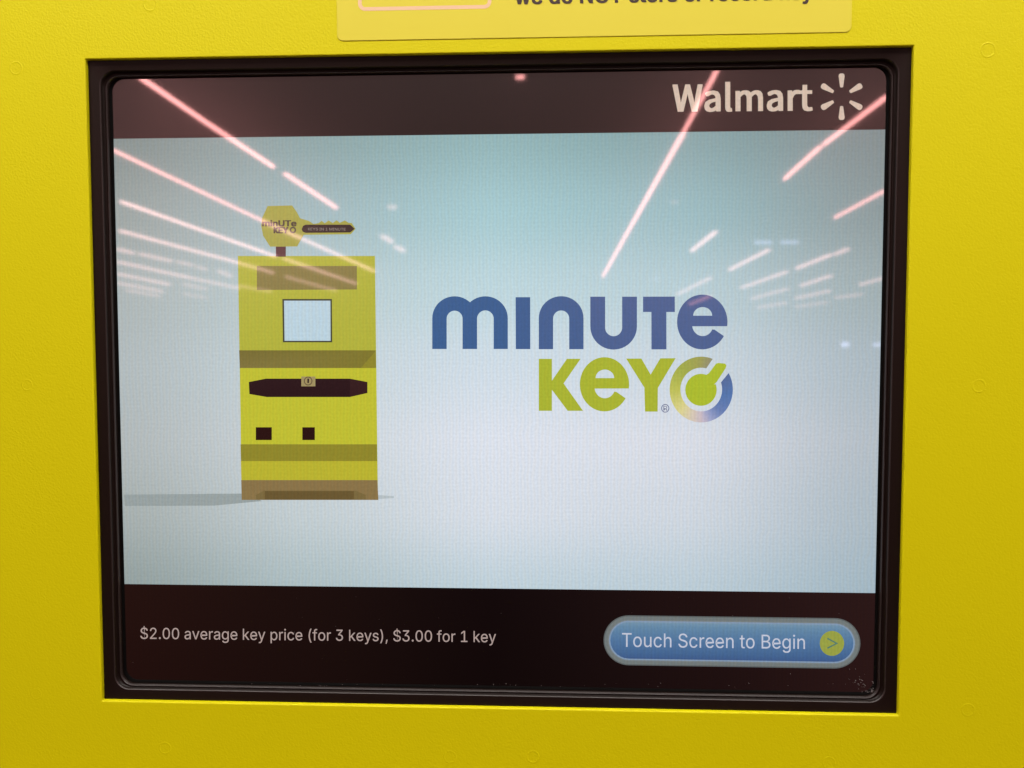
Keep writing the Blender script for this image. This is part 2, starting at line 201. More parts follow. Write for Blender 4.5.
 'S': (446, "224 -9 188 -7 156 -1 128 9 102 23 81 40 64 60 51 83 42 109 38 137 104 137 108 118 114 102 123 88 136 76 150 66 166 59 185 53 204 50 224 49 246 50 267 54 286 60 303 69 317 79 329 92 338 106 344 122 346 139 344 154 340 168 332 179 322 189 310 197 296 205 280 211 263 217 245 222 184 239 145 253 112 269 86 289 67 313 56 341 52 372 54 400 62 425 75 448 92 468 113 484 138 498 165 508 195 514 227 516 259 514 289 508 316 498 340 484 360 468 377 449 390 427 398 403 401 378 337 378 332 402 320 421 302 437 280 449 254 456 225 459 204 457 185 454 167 448 152 440 139 430 129 418 121 405 117 391 115 376 117 359 122 345 131 334 142 324 155 315 169 308 184 302 198 297 212 293 264 279 279 275 295 270 312 264 328 256 344 248 359 238 372 226 384 213 395 198 402 180 407 161 408 139 406 112 399 87 386 64 370 43 349 25 323 11 294 0 261 -7", "52 54 53 51 54 52 51 55 54 50 55 51 50 56 55 49 56 50 49 57 56 48 57 49 48 58 57 48 59 58 47 70 48 70 69 48 69 59 48 68 59 69 47 71 70 67 59 68 47 72 71 66 59 67 66 60 59 46 72 47 46 73 72 46 74 73 65 60 66 46 75 74 65 61 60 45 75 46 64 61 65 45 76 75 45 77 76 64 62 61 63 62 64 44 77 45 44 78 77 44 79 78 43 79 44 43 80 79 43 81 80 42 81 43 42 82 81 42 83 82 42 84 83 41 84 42 41 85 84 41 86 85 41 87 86 41 88 87 40 88 41 40 89 88 40 90 89 40 91 90 39 91 40 39 92 91 39 93 92 38 93 39 38 94 93 37 94 38 37 95 94 37 96 95 36 96 37 35 96 36 35 97 96 34 97 35 33 97 34 33 98 97 32 98 33 31 98 32 31 99 98 30 99 31 29 99 30 29 100 99 28 100 29 27 100 28 27 101 100 8 10 9 8 11 10 26 101 27 8 12 11 26 102 101 7 12 8 25 102 26 7 13 12 24 102 25 7 14 13 24 103 102 6 14 7 23 103 24 6 15 14 22 103 23 6 16 15 22 104 103 21 104 22 5 16 6 5 17 16 20 104 21 5 18 17 19 104 20 5 19 18 5 104 19 5 105 104 4 105 5 4 106 105 3 106 4 3 107 106 2 107 3 2 108 107 1 108 2 1 0 108"),
 'T': (448, "32 452 32 509 417 509 417 452 257 452 257 0 193 0 193 452", "0 2 1 0 3 2 7 3 0 6 4 7 4 3 7 6 5 4"),
 'U': (517, "259 -8 220 -6 186 2 154 15 126 33 103 55 85 80 71 108 63 140 60 173 60 509 124 509 124 178 126 155 132 133 141 113 153 95 169 80 187 68 208 59 232 53 259 52 285 53 309 59 331 68 349 80 364 95 377 113 385 133 391 155 393 178 393 509 457 509 457 173 454 140 446 108 433 80 414 55 391 33 363 15 332 2 297 -6", "9 11 10 9 12 11 30 32 31 30 33 32 9 13 12 29 33 30 8 13 9 29 34 33 8 14 13 28 34 29 7 14 8 28 35 34 27 35 28 7 15 14 7 16 15 26 35 27 6 16 7 26 36 35 6 17 16 25 36 26 6 18 17 24 36 25 5 18 6 24 37 36 5 19 18 23 37 24 5 20 19 22 37 23 22 38 37 4 20 5 4 21 20 21 38 22 4 38 21 3 38 4 3 39 38 2 39 3 2 40 39 1 40 2 1 41 40 0 41 1"),
 'Y': (472, "203 0 203 208 16 509 91 509 192 344 203 327 213 309 222 292 231 274 240 254 250 230 224 230 233 254 242 275 251 293 260 310 270 327 280 344 381 509 455 509 268 208 268 0", "1 3 2 1 4 3 17 19 18 17 20 19 1 5 4 16 20 17 15 20 16 1 6 5 14 20 15 1 7 6 13 20 14 1 8 7 12 9 13 9 20 13 1 12 8 12 9 8 1 11 12 10 20 9 1 10 11 1 20 10 0 20 1 0 21 20"),
 'a': (389, "160 -9 137 -7 115 -3 94 5 76 15 60 29 48 45 38 63 32 84 30 108 32 128 36 146 43 161 53 174 64 184 78 193 92 200 108 206 125 211 143 214 161 217 178 220 200 223 218 225 234 227 247 229 257 231 265 235 271 240 274 246 276 255 276 257 275 272 272 285 267 297 260 307 251 315 240 322 227 327 212 330 196 331 178 330 163 327 149 322 137 316 127 309 118 301 110 292 104 283 100 274 41 291 51 313 64 331 79 346 95 358 114 368 133 375 153 380 173 383 194 384 208 384 223 382 239 379 255 375 271 369 286 360 300 350 312 336 322 320 330 301 335 278 337 251 337 0 277 0 277 52 272 52 267 43 260 34 252 25 242 16 229 8 215 1 199 -4 181 -7 170 45 192 47 211 51 228 59 242 68 254 80 263 93 270 108 274 122 276 138 276 190 272 187 267 184 259 182 251 180 241 178 231 176 221 174 210 173 200 171 191 170 182 169 175 168 161 166 147 163 134 159 122 153 112 147 103 139 97 130 93 118 92 105 93 93 96 82 102 72 109 64 119 57 130 52 142 48 156 46", "58 60 59 58 61 60 57 61 58 57 62 61 56 62 57 56 63 62 55 63 56 55 64 63 55 65 64 54 65 55 54 66 65 53 66 54 53 67 66 52 67 53 52 40 67 40 39 67 39 68 67 51 41 52 41 40 52 51 42 41 38 68 39 51 43 42 37 68 38 51 44 43 36 68 37 36 69 68 51 45 44 35 69 36 50 45 51 50 46 45 34 69 35 34 70 69 50 47 46 33 70 34 50 48 47 49 48 50 32 70 33 32 71 70 31 71 32 30 71 31 29 71 30 29 72 71 28 72 29 27 72 28 26 94 27 94 72 27 25 94 26 24 94 25 23 94 24 22 94 23 21 94 22 20 94 21 19 94 20 18 94 19 17 94 18 16 94 17 15 94 16 14 94 15 14 95 94 93 72 94 14 96 95 14 97 96 13 97 14 13 98 97 13 99 98 13 100 99 13 101 100 13 102 101 12 102 13 12 103 102 12 104 103 12 105 104 12 106 105 12 107 106 12 108 107 12 109 108 11 109 12 11 110 109 11 111 110 11 112 111 10 112 11 10 113 112 92 72 93 10 114 113 9 114 10 91 72 92 9 115 114 8 115 9 90 72 91 8 116 115 89 72 90 8 117 116 7 117 8 7 118 117 88 74 89 74 72 89 7 119 118 87 74 88 7 120 119 6 120 7 86 75 87 75 74 87 6 121 120 6 122 121 86 76 75 73 72 74 85 76 86 6 123 122 84 76 85 6 84 123 6 76 84 5 76 6 5 77 76 5 78 77 4 78 5 4 79 78 4 80 79 3 80 4 3 81 80 2 81 3 2 82 81 1 82 2 1 83 82 0 83 1"),
 'c': (395, "207 -8 174 -5 144 3 117 16 93 35 72 58 56 85 44 116 37 150 34 187 37 225 44 260 56 291 72 318 93 341 117 360 144 374 174 382 207 384 226 384 243 381 260 377 276 371 291 364 305 356 318 346 330 335 340 322 349 308 356 293 362 277 303 262 300 272 295 281 290 289 284 297 278 304 270 311 261 316 252 321 242 325 231 328 220 329 207 330 184 328 163 321 145 310 130 296 118 278 108 258 102 236 98 212 96 187 98 163 102 139 108 117 118 97 130 80 145 66 163 55 184 49 207 46 220 47 232 49 243 52 253 55 262 60 271 66 279 73 285 80 292 89 297 98 301 107 304 117 363 102 357 86 350 70 341 56 331 43 319 32 306 21 292 12 277 5 261 -1 244 -5 226 -7", "17 19 18 17 20 19 16 20 17 16 21 20 16 22 21 15 22 16 15 23 22 15 24 23 14 24 15 14 25 24 14 26 25 13 43 14 43 26 14 43 42 26 42 27 26 13 44 43 41 27 42 13 45 44 40 27 41 39 27 40 39 28 27 13 46 45 38 28 39 12 46 13 37 28 38 36 28 37 12 47 46 36 29 28 35 29 36 34 29 35 12 48 47 34 30 29 11 48 12 33 30 34 32 30 33 11 49 48 32 31 30 10 49 11 10 50 49 10 51 50 9 51 10 9 52 51 8 52 9 8 53 52 8 54 53 7 54 8 7 55 54 7 56 55 72 74 73 6 56 7 71 74 72 71 75 74 70 75 71 6 57 56 69 75 70 69 76 75 5 57 6 5 58 57 68 76 69 67 76 68 67 77 76 66 77 67 5 59 58 65 77 66 4 59 5 65 78 77 64 78 65 4 60 59 63 78 64 62 78 63 4 61 60 61 78 62 4 78 61 4 79 78 3 79 4 3 80 79 3 81 80 2 81 3 2 82 81 2 83 82 1 83 2 1 84 83 1 85 84 0 85 1"),
 'd': (424, "195 -8 165 -6 137 3 111 16 89 34 70 57 55 84 43 116 36 151 34 189 36 227 43 261 55 293 70 320 89 342 112 361 137 374 165 382 196 384 218 383 237 379 253 373 267 364 278 355 287 346 295 336 301 327 306 319 311 319 311 509 372 509 372 0 313 0 313 59 307 59 301 50 295 41 287 31 277 21 266 12 252 4 236 -3 217 -7 205 47 226 49 246 55 263 65 278 78 290 95 299 115 306 138 310 162 312 189 310 216 306 241 300 263 290 282 278 299 263 312 246 322 227 328 205 330 182 328 162 322 145 311 130 298 118 281 108 261 102 239 98 215 96 189 98 163 102 139 109 117 118 97 130 80 145 66 162 55 182 49", "28 30 29 28 31 30 17 19 18 17 20 19 16 20 17 16 21 20 15 21 16 15 22 21 15 23 22 14 23 15 14 24 23 14 25 24 13 61 14 61 25 14 61 26 25 13 62 61 60 26 61 59 26 60 13 63 62 59 27 26 58 27 59 13 64 63 12 64 13 58 28 27 58 57 28 57 56 28 56 55 28 55 54 28 54 31 28 12 65 64 12 66 65 11 66 12 11 67 66 10 67 11 10 68 67 53 31 54 10 69 68 9 69 10 52 31 53 9 70 69 9 71 70 51 31 52 8 71 9 8 72 71 50 31 51 7 72 8 7 73 72 49 31 50 7 74 73 6 74 7 48 31 49 6 75 74 47 33 48 33 31 48 5 75 6 5 76 75 46 33 47 5 77 76 45 34 46 34 33 46 45 35 34 32 31 33 4 77 5 4 78 77 44 35 45 44 36 35 4 43 78 43 36 44 4 36 43 4 37 36 3 37 4 3 38 37 3 39 38 2 39 3 2 40 39 2 41 40 1 41 2 1 42 41 0 42 1"),
 'e': (404, "212 -8 177 -5 145 3 117 16 92 35 72 58 56 85 44 116 37 150 34 187 36 224 44 258 55 290 71 317 91 340 115 359 142 373 172 382 205 384 226 383 246 380 266 374 285 366 303 355 319 341 334 324 347 305 357 282 365 256 370 227 371 194 371 169 75 169 75 221 338 221 310 202 308 226 304 248 298 269 288 286 277 301 263 314 246 323 227 328 205 330 183 328 164 323 146 313 131 301 119 286 109 270 102 251 97 231 96 211 96 178 98 151 102 127 110 106 121 88 135 73 151 61 169 53 190 48 212 46 227 47 241 49 254 53 265 58 276 65 285 73 294 82 300 93 306 105 365 91 358 72 348 55 335 39 320 26 302 14 283 4 261 -3 237 -7", "17 19 18 17 20 19 16 20 17 16 21 20 16 22 21 15 22 16 15 23 22 14 23 15 14 24 23 14 25 24 13 45 14 45 44 14 44 25 14 43 25 44 42 25 43 13 46 45 42 26 25 41 26 42 13 47 46 12 47 13 40 26 41 12 48 47 40 27 26 39 27 40 12 49 48 11 49 12 11 50 49 38 27 39 38 28 27 11 51 50 37 28 38 10 51 11 37 29 28 10 52 51 36 29 37 10 33 52 33 53 52 36 34 29 34 30 29 35 34 36 9 33 10 9 32 33 53 34 33 53 30 34 54 30 53 54 31 30 8 32 9 55 31 54 8 31 32 8 55 31 8 56 55 7 56 8 7 57 56 6 57 7 6 58 57 71 73 72 70 73 71 70 74 73 6 59 58 5 59 6 69 74 70 5 60 59 68 74 69 68 75 74 67 75 68 5 61 60 66 75 67 4 61 5 66 76 75 4 62 61 65 76 66 64 76 65 4 63 62 63 76 64 4 76 63 4 77 76 3 77 4 3 78 77 2 78 3 2 79 78 2 80 79 1 80 2 1 81 80 0 81 1"),
 'f': (253, "228 379 228 327 6 327 6 379 81 0 81 432 82 452 87 470 96 486 107 499 120 510 135 519 152 525 169 529 187 530 201 530 212 529 222 527 231 525 238 523 243 521 227 468 224 470 220 471 215 472 209 473 202 474 195 474 178 472 164 468 154 460 147 449 143 435 142 419 142 0", "13 15 14 13 16 15 12 16 13 12 17 16 12 18 17 11 18 12 11 19 18 11 20 19 11 21 20 10 21 11 9 23 10 23 22 10 22 21 10 8 25 9 25 24 9 24 23 9 7 27 8 27 26 8 26 25 8 7 28 27 7 29 28 6 29 7 6 30 29 6 31 30 5 31 6 5 32 31 5 33 32 4 33 5 4 34 33 2 0 3 2 1 0"),
 'g': (425, "207 -151 180 -149 156 -146 134 -140 114 -132 97 -122 82 -110 70 -97 59 -84 51 -69 101 -41 107 -49 114 -57 122 -66 131 -74 142 -82 154 -88 169 -93 187 -96 207 -97 236 -95 261 -87 282 -75 298 -58 308 -34 311 -6 311 68 306 68 301 60 294 51 287 41 277 32 266 23 252 16 236 10 217 6 195 5 165 7 138 14 113 27 90 43 71 65 55 90 43 120 36 154 34 191 36 229 43 263 55 293 71 320 90 342 112 361 138 374 166 382 196 384 218 383 237 379 253 373 267 365 279 356 288 346 296 336 302 327 308 319 313 319 313 379 372 379 372 -9 370 -40 363 -67 350 -90 334 -109 314 -124 291 -136 265 -144 237 -149 205 59 227 61 246 66 264 75 278 87 290 103 300 121 307 142 311 166 312 193 311 219 307 242 300 264 291 283 279 299 264 312 247 322 227 328 205 330 182 328 163 322 145 312 130 298 118 282 109 262 102 241 98 218 96 193 98 167 102 144 109 123 118 104 131 88 145 76 163 66 183 61", "53 55 54 53 56 55 52 56 53 64 66 65 64 67 66 52 57 56 51 57 52 51 58 57 51 59 58 50 59 51 50 60 59 50 61 60 49 94 50 94 61 50 94 62 61 49 95 94 93 62 94 92 62 93 49 96 95 92 63 62 91 63 92 49 97 96 48 97 49 91 64 63 91 90 64 90 89 64 89 88 64 88 87 64 87 67 64 48 98 97 48 99 98 47 99 48 47 100 99 46 100 47 46 101 100 86 67 87 46 102 101 45 102 46 85 67 86 45 103 102 45 104 103 84 67 85 44 104 45 44 105 104 83 67 84 43 105 44 43 106 105 82 67 83 43 107 106 81 67 82 42 107 43 42 108 107 80 26 81 26 67 81 41 108 42 41 109 108 79 26 80 41 110 109 78 27 79 27 26 79 78 28 27 25 67 26 41 111 110 77 28 78 40 111 41 40 76 111 76 28 77 76 29 28 40 29 76 40 30 29 39 30 40 39 31 30 39 32 31 38 32 39 38 33 32 38 34 33 37 34 38 37 35 34 36 35 37 24 67 25 24 68 67 23 68 24 23 69 68 9 11 10 9 12 11 9 13 12 22 69 23 9 14 13 22 70 69 8 14 9 8 15 14 21 70 22 8 16 15 7 16 8 20 70 21 7 17 16 20 71 70 7 18 17 19 71 20 7 19 18 7 71 19 6 71 7 6 72 71 5 72 6 4 72 5 4 73 72 3 73 4 3 74 73 2 74 3 2 75 74 1 75 2 1 0 75"),
 'h': (410, "114 227 114 0 53 0 53 509 114 509 114 287 102 287 116 319 132 344 152 362 175 374 200 382 227 384 252 383 275 377 295 369 313 356 328 340 341 321 350 298 355 271 357 240 357 0 296 0 296 235 293 263 286 286 273 304 256 318 235 326 210 329 192 328 176 324 161 317 147 308 136 297 126 283 119 266 115 248", "2 4 3 2 6 4 6 5 4 11 13 12 11 14 13 10 14 11 10 15 14 9 15 10 9 16 15 8 16 9 8 17 16 7 31 8 31 17 8 31 30 17 30 18 17 29 18 30 7 32 31 28 18 29 7 33 32 28 19 18 6 33 7 27 19 28 6 34 33 6 35 34 26 19 27 26 20 19 6 36 35 2 37 6 37 36 6 25 20 26 25 21 20 2 38 37 24 21 25 2 0 38 24 22 21 23 22 24 2 1 0"),
 'i': (166, "84 443 73 444 63 448 54 455 47 463 43 472 41 483 43 494 47 504 54 512 63 518 73 522 84 524 95 522 105 518 114 512 121 504 125 494 126 483 125 472 121 463 114 455 105 448 95 444 53 0 53 379 114 379 114 0", "24 26 25 24 27 26 11 13 12 10 13 11 10 14 13 9 14 10 9 15 14 8 15 9 8 16 15 7 16 8 7 17 16 6 17 7 6 18 17 5 18 6 5 19 18 4 19 5 4 20 19 3 20 4 3 21 20 2 21 3 2 22 21 1 22 2 1 23 22 0 23 1"),
 'm': (609, "53 0 53 379 112 379 112 295 108 295 114 314 122 331 132 346 144 358 158 368 172 376 187 382 203 385 219 386 245 383 268 375 287 361 303 342 314 320 321 295 312 295 318 312 326 329 337 343 350 356 364 366 381 375 398 381 417 385 437 386 458 385 478 380 497 372 514 361 529 346 541 328 550 307 555 283 557 255 557 0 496 0 496 254 493 279 485 298 473 313 456 323 438 329 419 330 402 329 387 326 374 320 363 312 353 302 345 290 340 277 336 263 335 247 335 0 274 0 274 260 272 280 265 297 253 311 238 322 220 328 199 330 185 329 171 326 158 320 145 312 135 302 126 289 119 274 115 257 114 238 114 0", "12 14 13 28 30 29 11 14 12 27 30 28 27 31 30 11 15 14 10 15 11 26 31 27 26 32 31 0 2 1 0 4 2 4 3 2 9 15 10 25 32 26 9 16 15 25 33 32 8 16 9 24 33 25 8 17 16 24 34 33 7 17 8 23 34 24 23 35 34 6 17 7 22 47 23 47 35 23 6 65 17 65 18 17 5 66 6 66 65 6 64 18 65 22 48 47 46 35 47 5 67 66 22 49 48 21 49 22 45 35 46 45 36 35 63 18 64 5 68 67 21 50 49 44 36 45 62 18 63 5 69 68 62 19 18 21 51 50 4 69 5 43 36 44 20 51 21 4 70 69 20 52 51 61 19 62 43 37 36 20 53 52 4 71 70 42 37 43 60 20 61 20 19 61 0 72 4 72 71 4 60 53 20 60 54 53 42 38 37 59 54 60 41 38 42 59 55 54 0 73 72 59 56 55 58 56 59 0 74 73 41 39 38 40 39 41 58 57 56 0 75 74"),
 'n': (409, "114 227 114 0 53 0 53 379 112 379 112 287 102 287 116 319 132 344 152 362 175 374 200 382 227 384 252 383 275 377 295 369 313 356 328 340 341 321 350 298 355 271 357 240 357 0 296 0 296 235 293 263 286 286 273 304 256 318 235 326 210 329 192 328 176 324 161 317 147 308 136 297 126 283 119 266 115 248", "11 13 12 11 14 13 10 14 11 2 4 3 2 6 4 6 5 4 10 15 14 9 15 10 9 16 15 8 16 9 8 17 16 7 31 8 31 17 8 31 30 17 30 18 17 29 18 30 7 32 31 28 18 29 7 33 32 28 19 18 6 33 7 27 19 28 6 34 33 6 35 34 26 19 27 26 20 19 6 36 35 2 37 6 37 36 6 25 20 26 25 21 20 2 38 37 24 21 25 2 0 38 24 22 21 23 22 24 2 1 0"),
 'o': (415, "207 -8 174 -5 144 3 117 16 93 35 72 58 56 85 44 116 37 150 34 187 37 225 44 260 56 291 72 318 93 341 117 360 144 374 174 382 207 384 241 382 271 374 299 360 323 341 343 318 359 291 371 260 379 225 381 187 379 150 371 116 359 85 343 58 323 35 299 16 271 3 241 -5 207 46 231 49 252 55 270 66 285 80 298 97 307 117 314 139 318 163 319 187 318 212 314 236 307 258 298 278 285 296 270 310 252 321 231 328 207 330 184 328 163 321 145 310 130 296 118 278 108 258 102 236 98 212 96 187 98 163 102 139 108 117 118 97 130 80 145 66 163 55 184 49", "17 19 18 16 19 17 16 20 19 15 20 16 15 21 20 14 21 15 14 22 21 13 22 14 13 54 22 54 23 22 13 55 54 53 23 54 13 56 55 52 23 53 13 57 56 51 23 52 12 57 13 51 24 23 12 58 57 50 24 51 12 59 58 49 24 50 11 59 12 49 25 24 11 60 59 48 25 49 10 60 11 48 26 25 10 61 60 47 26 48 10 62 61 46 26 47 46 27 26 9 62 10 9 63 62 45 27 46 8 63 9 8 64 63 44 27 45 44 28 27 8 65 64 43 28 44 43 29 28 7 65 8 7 66 65 42 29 43 7 67 66 41 29 42 6 67 7 41 30 29 6 68 67 40 30 41 5 68 6 40 31 30 5 69 68 39 31 40 5 70 69 38 31 39 4 70 5 38 32 31 4 71 70 37 32 38 4 36 71 36 32 37 4 32 36 3 32 4 3 33 32 2 33 3 2 34 33 1 34 2 1 35 34 0 35 1"),
 'p': (424, "53 -143 53 379 112 379 112 319 118 319 123 327 130 336 137 346 147 355 158 364 171 373 188 379 207 383 229 384 259 382 287 374 313 361 335 342 354 320 370 293 381 261 388 227 390 189 388 151 381 116 370 84 355 57 336 34 313 16 288 3 260 -6 229 -8 208 -7 189 -3 173 4 159 12 147 21 138 31 130 41 124 50 118 59 114 59 114 -143 220 47 242 49 262 55 279 66 294 80 306 97 316 117 323 139 327 163 328 189 327 215 323 239 316 261 307 281 295 298 280 311 262 322 243 328 220 330 198 328 178 322 161 312 147 299 134 282 125 263 118 241 114 216 113 189 114 162 118 138 125 115 135 95 147 78 162 65 179 55 198 49", "12 14 13 11 14 12 11 15 14 0 2 1 0 3 2 10 15 11 10 16 15 9 16 10 8 16 9 8 17 16 7 17 8 6 17 7 6 61 17 61 18 17 5 61 6 5 62 61 60 18 61 5 63 62 59 18 60 4 63 5 4 64 63 58 18 59 58 19 18 0 4 3 0 68 4 68 67 4 67 66 4 66 65 4 65 64 4 57 19 58 56 19 57 56 20 19 55 20 56 55 21 20 54 21 55 0 69 68 53 21 54 53 22 21 0 70 69 52 22 53 0 71 70 51 22 52 51 23 22 50 23 51 0 72 71 50 24 23 49 24 50 0 73 72 48 24 49 48 25 24 0 41 73 41 74 73 47 25 48 41 75 74 47 26 25 46 26 47 41 76 75 45 26 46 41 40 76 40 77 76 0 42 41 39 77 40 45 27 26 44 27 45 39 78 77 38 78 39 43 27 44 38 43 78 38 27 43 37 27 38 37 28 27 36 28 37 35 28 36 35 29 28 34 29 35 33 29 34 33 30 29 32 30 33 32 31 30"),
 'r': (259, "53 0 53 379 112 379 112 321 115 321 124 339 137 354 152 367 171 377 191 383 213 385 218 385 223 385 229 384 235 384 240 384 243 384 243 322 241 323 236 324 230 324 223 325 215 326 207 326 190 324 174 321 159 315 146 306 135 296 126 284 119 269 115 254 114 237 114 0", "9 11 10 9 12 11 9 13 12 9 14 13 9 15 14 9 16 15 9 17 16 8 17 9 0 2 1 0 3 2 7 17 8 6 17 7 5 19 6 19 18 6 18 17 6 4 23 5 23 22 5 22 21 5 21 20 5 20 19 5 4 24 23 4 25 24 0 4 3 0 31 4 31 30 4 30 29 4 29 28 4 28 27 4 27 26 4 26 25 4 0 32 31 0 33 32"),
 's': (365, "182 -8 157 -7 133 -3 112 3 93 12 76 24 62 38 50 54 41 73 36 94 94 107 101 87 111 72 124 60 141 52 160 47 181 45 206 47 227 53 244 62 258 74 265 88 268 103 266 115 262 126 254 136 243 144 229 150 212 155 149 170 118 180 92 192 72 208 58 227 50 249 47 274 49 295 55 314 65 332 79 347 95 360 115 370 137 378 161 383 187 384 212 383 234 379 254 372 271 363 286 352 299 339 309 324 318 308 324 290 268 277 262 291 254 304 243 316 228 325 210 331 187 333 166 331 147 326 131 317 119 305 111 292 109 277 110 264 115 253 124 243 136 235 152 229 172 223 229 209 261 200 287 187 306 171 320 153 328 131 331 107 329 85 323 65 312 47 298 31 281 18 260 6 236 -2 210 -7", "43 45 44 43 46 45 42 46 43 42 47 46 41 47 42 41 48 47 40 48 41 40 49 48 39 49 40 39 50 49 38 50 39 38 60 50 60 51 50 38 61 60 59 51 60 37 61 38 37 62 61 58 51 59 37 63 62 57 51 58 57 52 51 37 64 63 56 52 57 36 64 37 56 53 52 36 65 64 55 53 56 35 65 36 35 66 65 54 53 55 35 67 66 34 67 35 34 68 67 34 69 68 33 69 34 33 70 69 33 71 70 33 72 71 32 72 33 32 73 72 32 74 73 31 74 32 31 75 74 30 75 31 30 76 75 29 76 30 29 77 76 28 77 29 27 77 28 27 78 77 26 78 27 25 78 26 24 78 25 24 79 78 23 79 24 22 79 23 9 11 10 22 80 79 21 80 22 8 11 9 20 80 21 8 12 11 20 81 80 19 81 20 7 12 8 7 13 12 19 82 81 18 82 19 7 14 13 6 14 7 17 82 18 6 15 14 16 82 17 16 83 82 6 16 15 6 83 16 5 83 6 5 84 83 4 84 5 4 85 84 3 85 4 3 86 85 2 86 3 2 87 86 1 87 2 1 0 87"),
 't': (227, "204 379 204 327 6 327 6 379 65 471 126 471 126 98 127 83 130 70 136 61 144 55 156 51 170 50 175 50 180 50 185 51 191 52 197 53 202 54 213 2 207 0 200 -2 192 -3 184 -3 176 -4 168 -4 138 -1 113 7 92 21 77 41 68 64 65 93", "31 5 4 31 6 5 2 0 3 2 1 0 31 7 6 30 7 31 30 8 7 30 9 8 29 9 30 29 10 9 29 11 10 17 19 18 16 19 17 15 19 16 29 12 11 14 19 15 13 19 14 12 19 13 29 19 12 28 19 29 27 19 28 26 19 27 26 20 19 26 21 20 25 21 26 25 22 21 25 23 22 25 24 23"),
 'u': (410, "182 -5 158 -3 135 2 115 11 97 23 82 39 69 59 60 82 54 109 53 139 53 379 114 379 114 144 116 117 124 94 137 75 154 61 175 53 200 50 218 51 234 55 249 62 263 71 274 83 283 97 290 113 295 132 296 153 296 379 357 379 357 0 298 0 298 92 307 92 294 60 277 35 257 17 234 5 209 -3", "9 11 10 9 12 11 27 29 28 27 30 29 26 30 27 9 13 12 8 13 9 25 33 26 33 30 26 8 14 13 24 33 25 7 14 8 23 32 24 32 33 24 7 15 14 23 34 32 34 31 32 34 30 33 22 34 23 6 15 7 6 16 15 21 34 22 20 34 21 6 17 16 20 35 34 31 30 34 5 17 6 19 35 20 5 18 17 18 35 19 5 35 18 4 35 5 4 36 35 3 36 4 3 37 36 2 37 3 2 38 37 1 38 2 1 0 38"),
 'v': (389, "163 0 17 379 84 379 165 155 173 132 180 110 187 87 193 64 199 42 206 21 184 21 191 42 197 64 203 87 209 110 216 132 224 155 305 379 371 379 226 0", "0 2 1 0 3 2 16 18 17 16 19 18 0 4 3 15 19 16 0 5 4 14 19 15 0 6 5 13 19 14 0 7 6 12 19 13 11 8 12 8 19 12 0 11 7 11 8 7 0 10 11 9 19 8 0 9 10 0 19 9"),
 'w': (567, "138 0 23 379 87 379 133 214 140 190 147 164 154 137 161 107 168 75 175 41 165 41 172 74 179 105 186 135 192 163 199 189 206 214 252 379 316 379 362 214 368 189 375 163 382 136 388 106 395 75 402 41 391 41 399 75 406 106 413 135 420 163 427 189 434 214 480 379 545 379 429 0 368 0 319 172 314 189 309 207 305 225 300 243 295 262 291 280 286 299 281 318 277 338 291 338 286 319 281 299 277 280 272 262 267 243 263 225 258 207 253 189 248 172 199 0", "0 2 1 0 3 2 16 46 17 46 18 17 46 47 18 47 19 18 32 34 33 32 35 34 16 45 46 48 19 47 49 44 48 44 19 48 16 49 45 49 44 45 16 50 49 43 19 44 16 51 50 42 19 43 16 52 51 41 19 42 40 19 41 16 53 52 39 19 40 16 54 53 0 4 3 15 54 16 39 20 19 31 35 32 38 20 39 15 55 54 0 5 4 37 20 38 37 21 20 30 35 31 15 56 55 14 56 15 14 57 56 36 21 37 0 6 5 36 22 21 29 35 30 13 57 14 0 7 6 36 23 22 28 35 29 12 57 13 0 8 7 36 24 23 27 35 28 11 57 12 0 10 8 10 9 8 36 26 24 26 25 24 26 35 27 10 57 11 0 57 10 36 35 26"),
 'y': (389, "47 -139 61 -86 71 -87 83 -89 94 -90 104 -89 113 -86 122 -81 130 -74 138 -64 145 -51 151 -36 163 -1 17 379 84 379 165 155 173 132 180 109 187 87 193 64 199 42 206 21 184 21 190 42 196 64 202 87 209 110 216 132 224 155 305 379 371 379 204 -58 196 -77 187 -93 177 -107 165 -119 153 -128 139 -136 125 -141 109 -144 91 -145 82 -145 73 -144 65 -143 57 -142 52 -140", "12 14 13 12 15 14 28 30 29 28 31 30 12 16 15 27 31 28 26 31 27 12 17 16 25 21 26 21 31 26 12 18 17 24 21 25 12 19 18 23 20 24 20 21 24 12 23 19 23 20 19 12 22 23 12 21 22 12 31 21 11 31 12 10 31 11 9 31 10 9 32 31 8 32 9 7 32 8 7 33 32 6 33 7 0 2 1 5 33 6 0 3 2 4 33 5 0 4 3 0 33 4 0 34 33 0 35 34 0 36 35 0 37 36 0 38 37 45 38 0 44 38 45 44 39 38 43 39 44 42 39 43 42 40 39 41 40 42"),
 ' ': (187, "", ""),
}
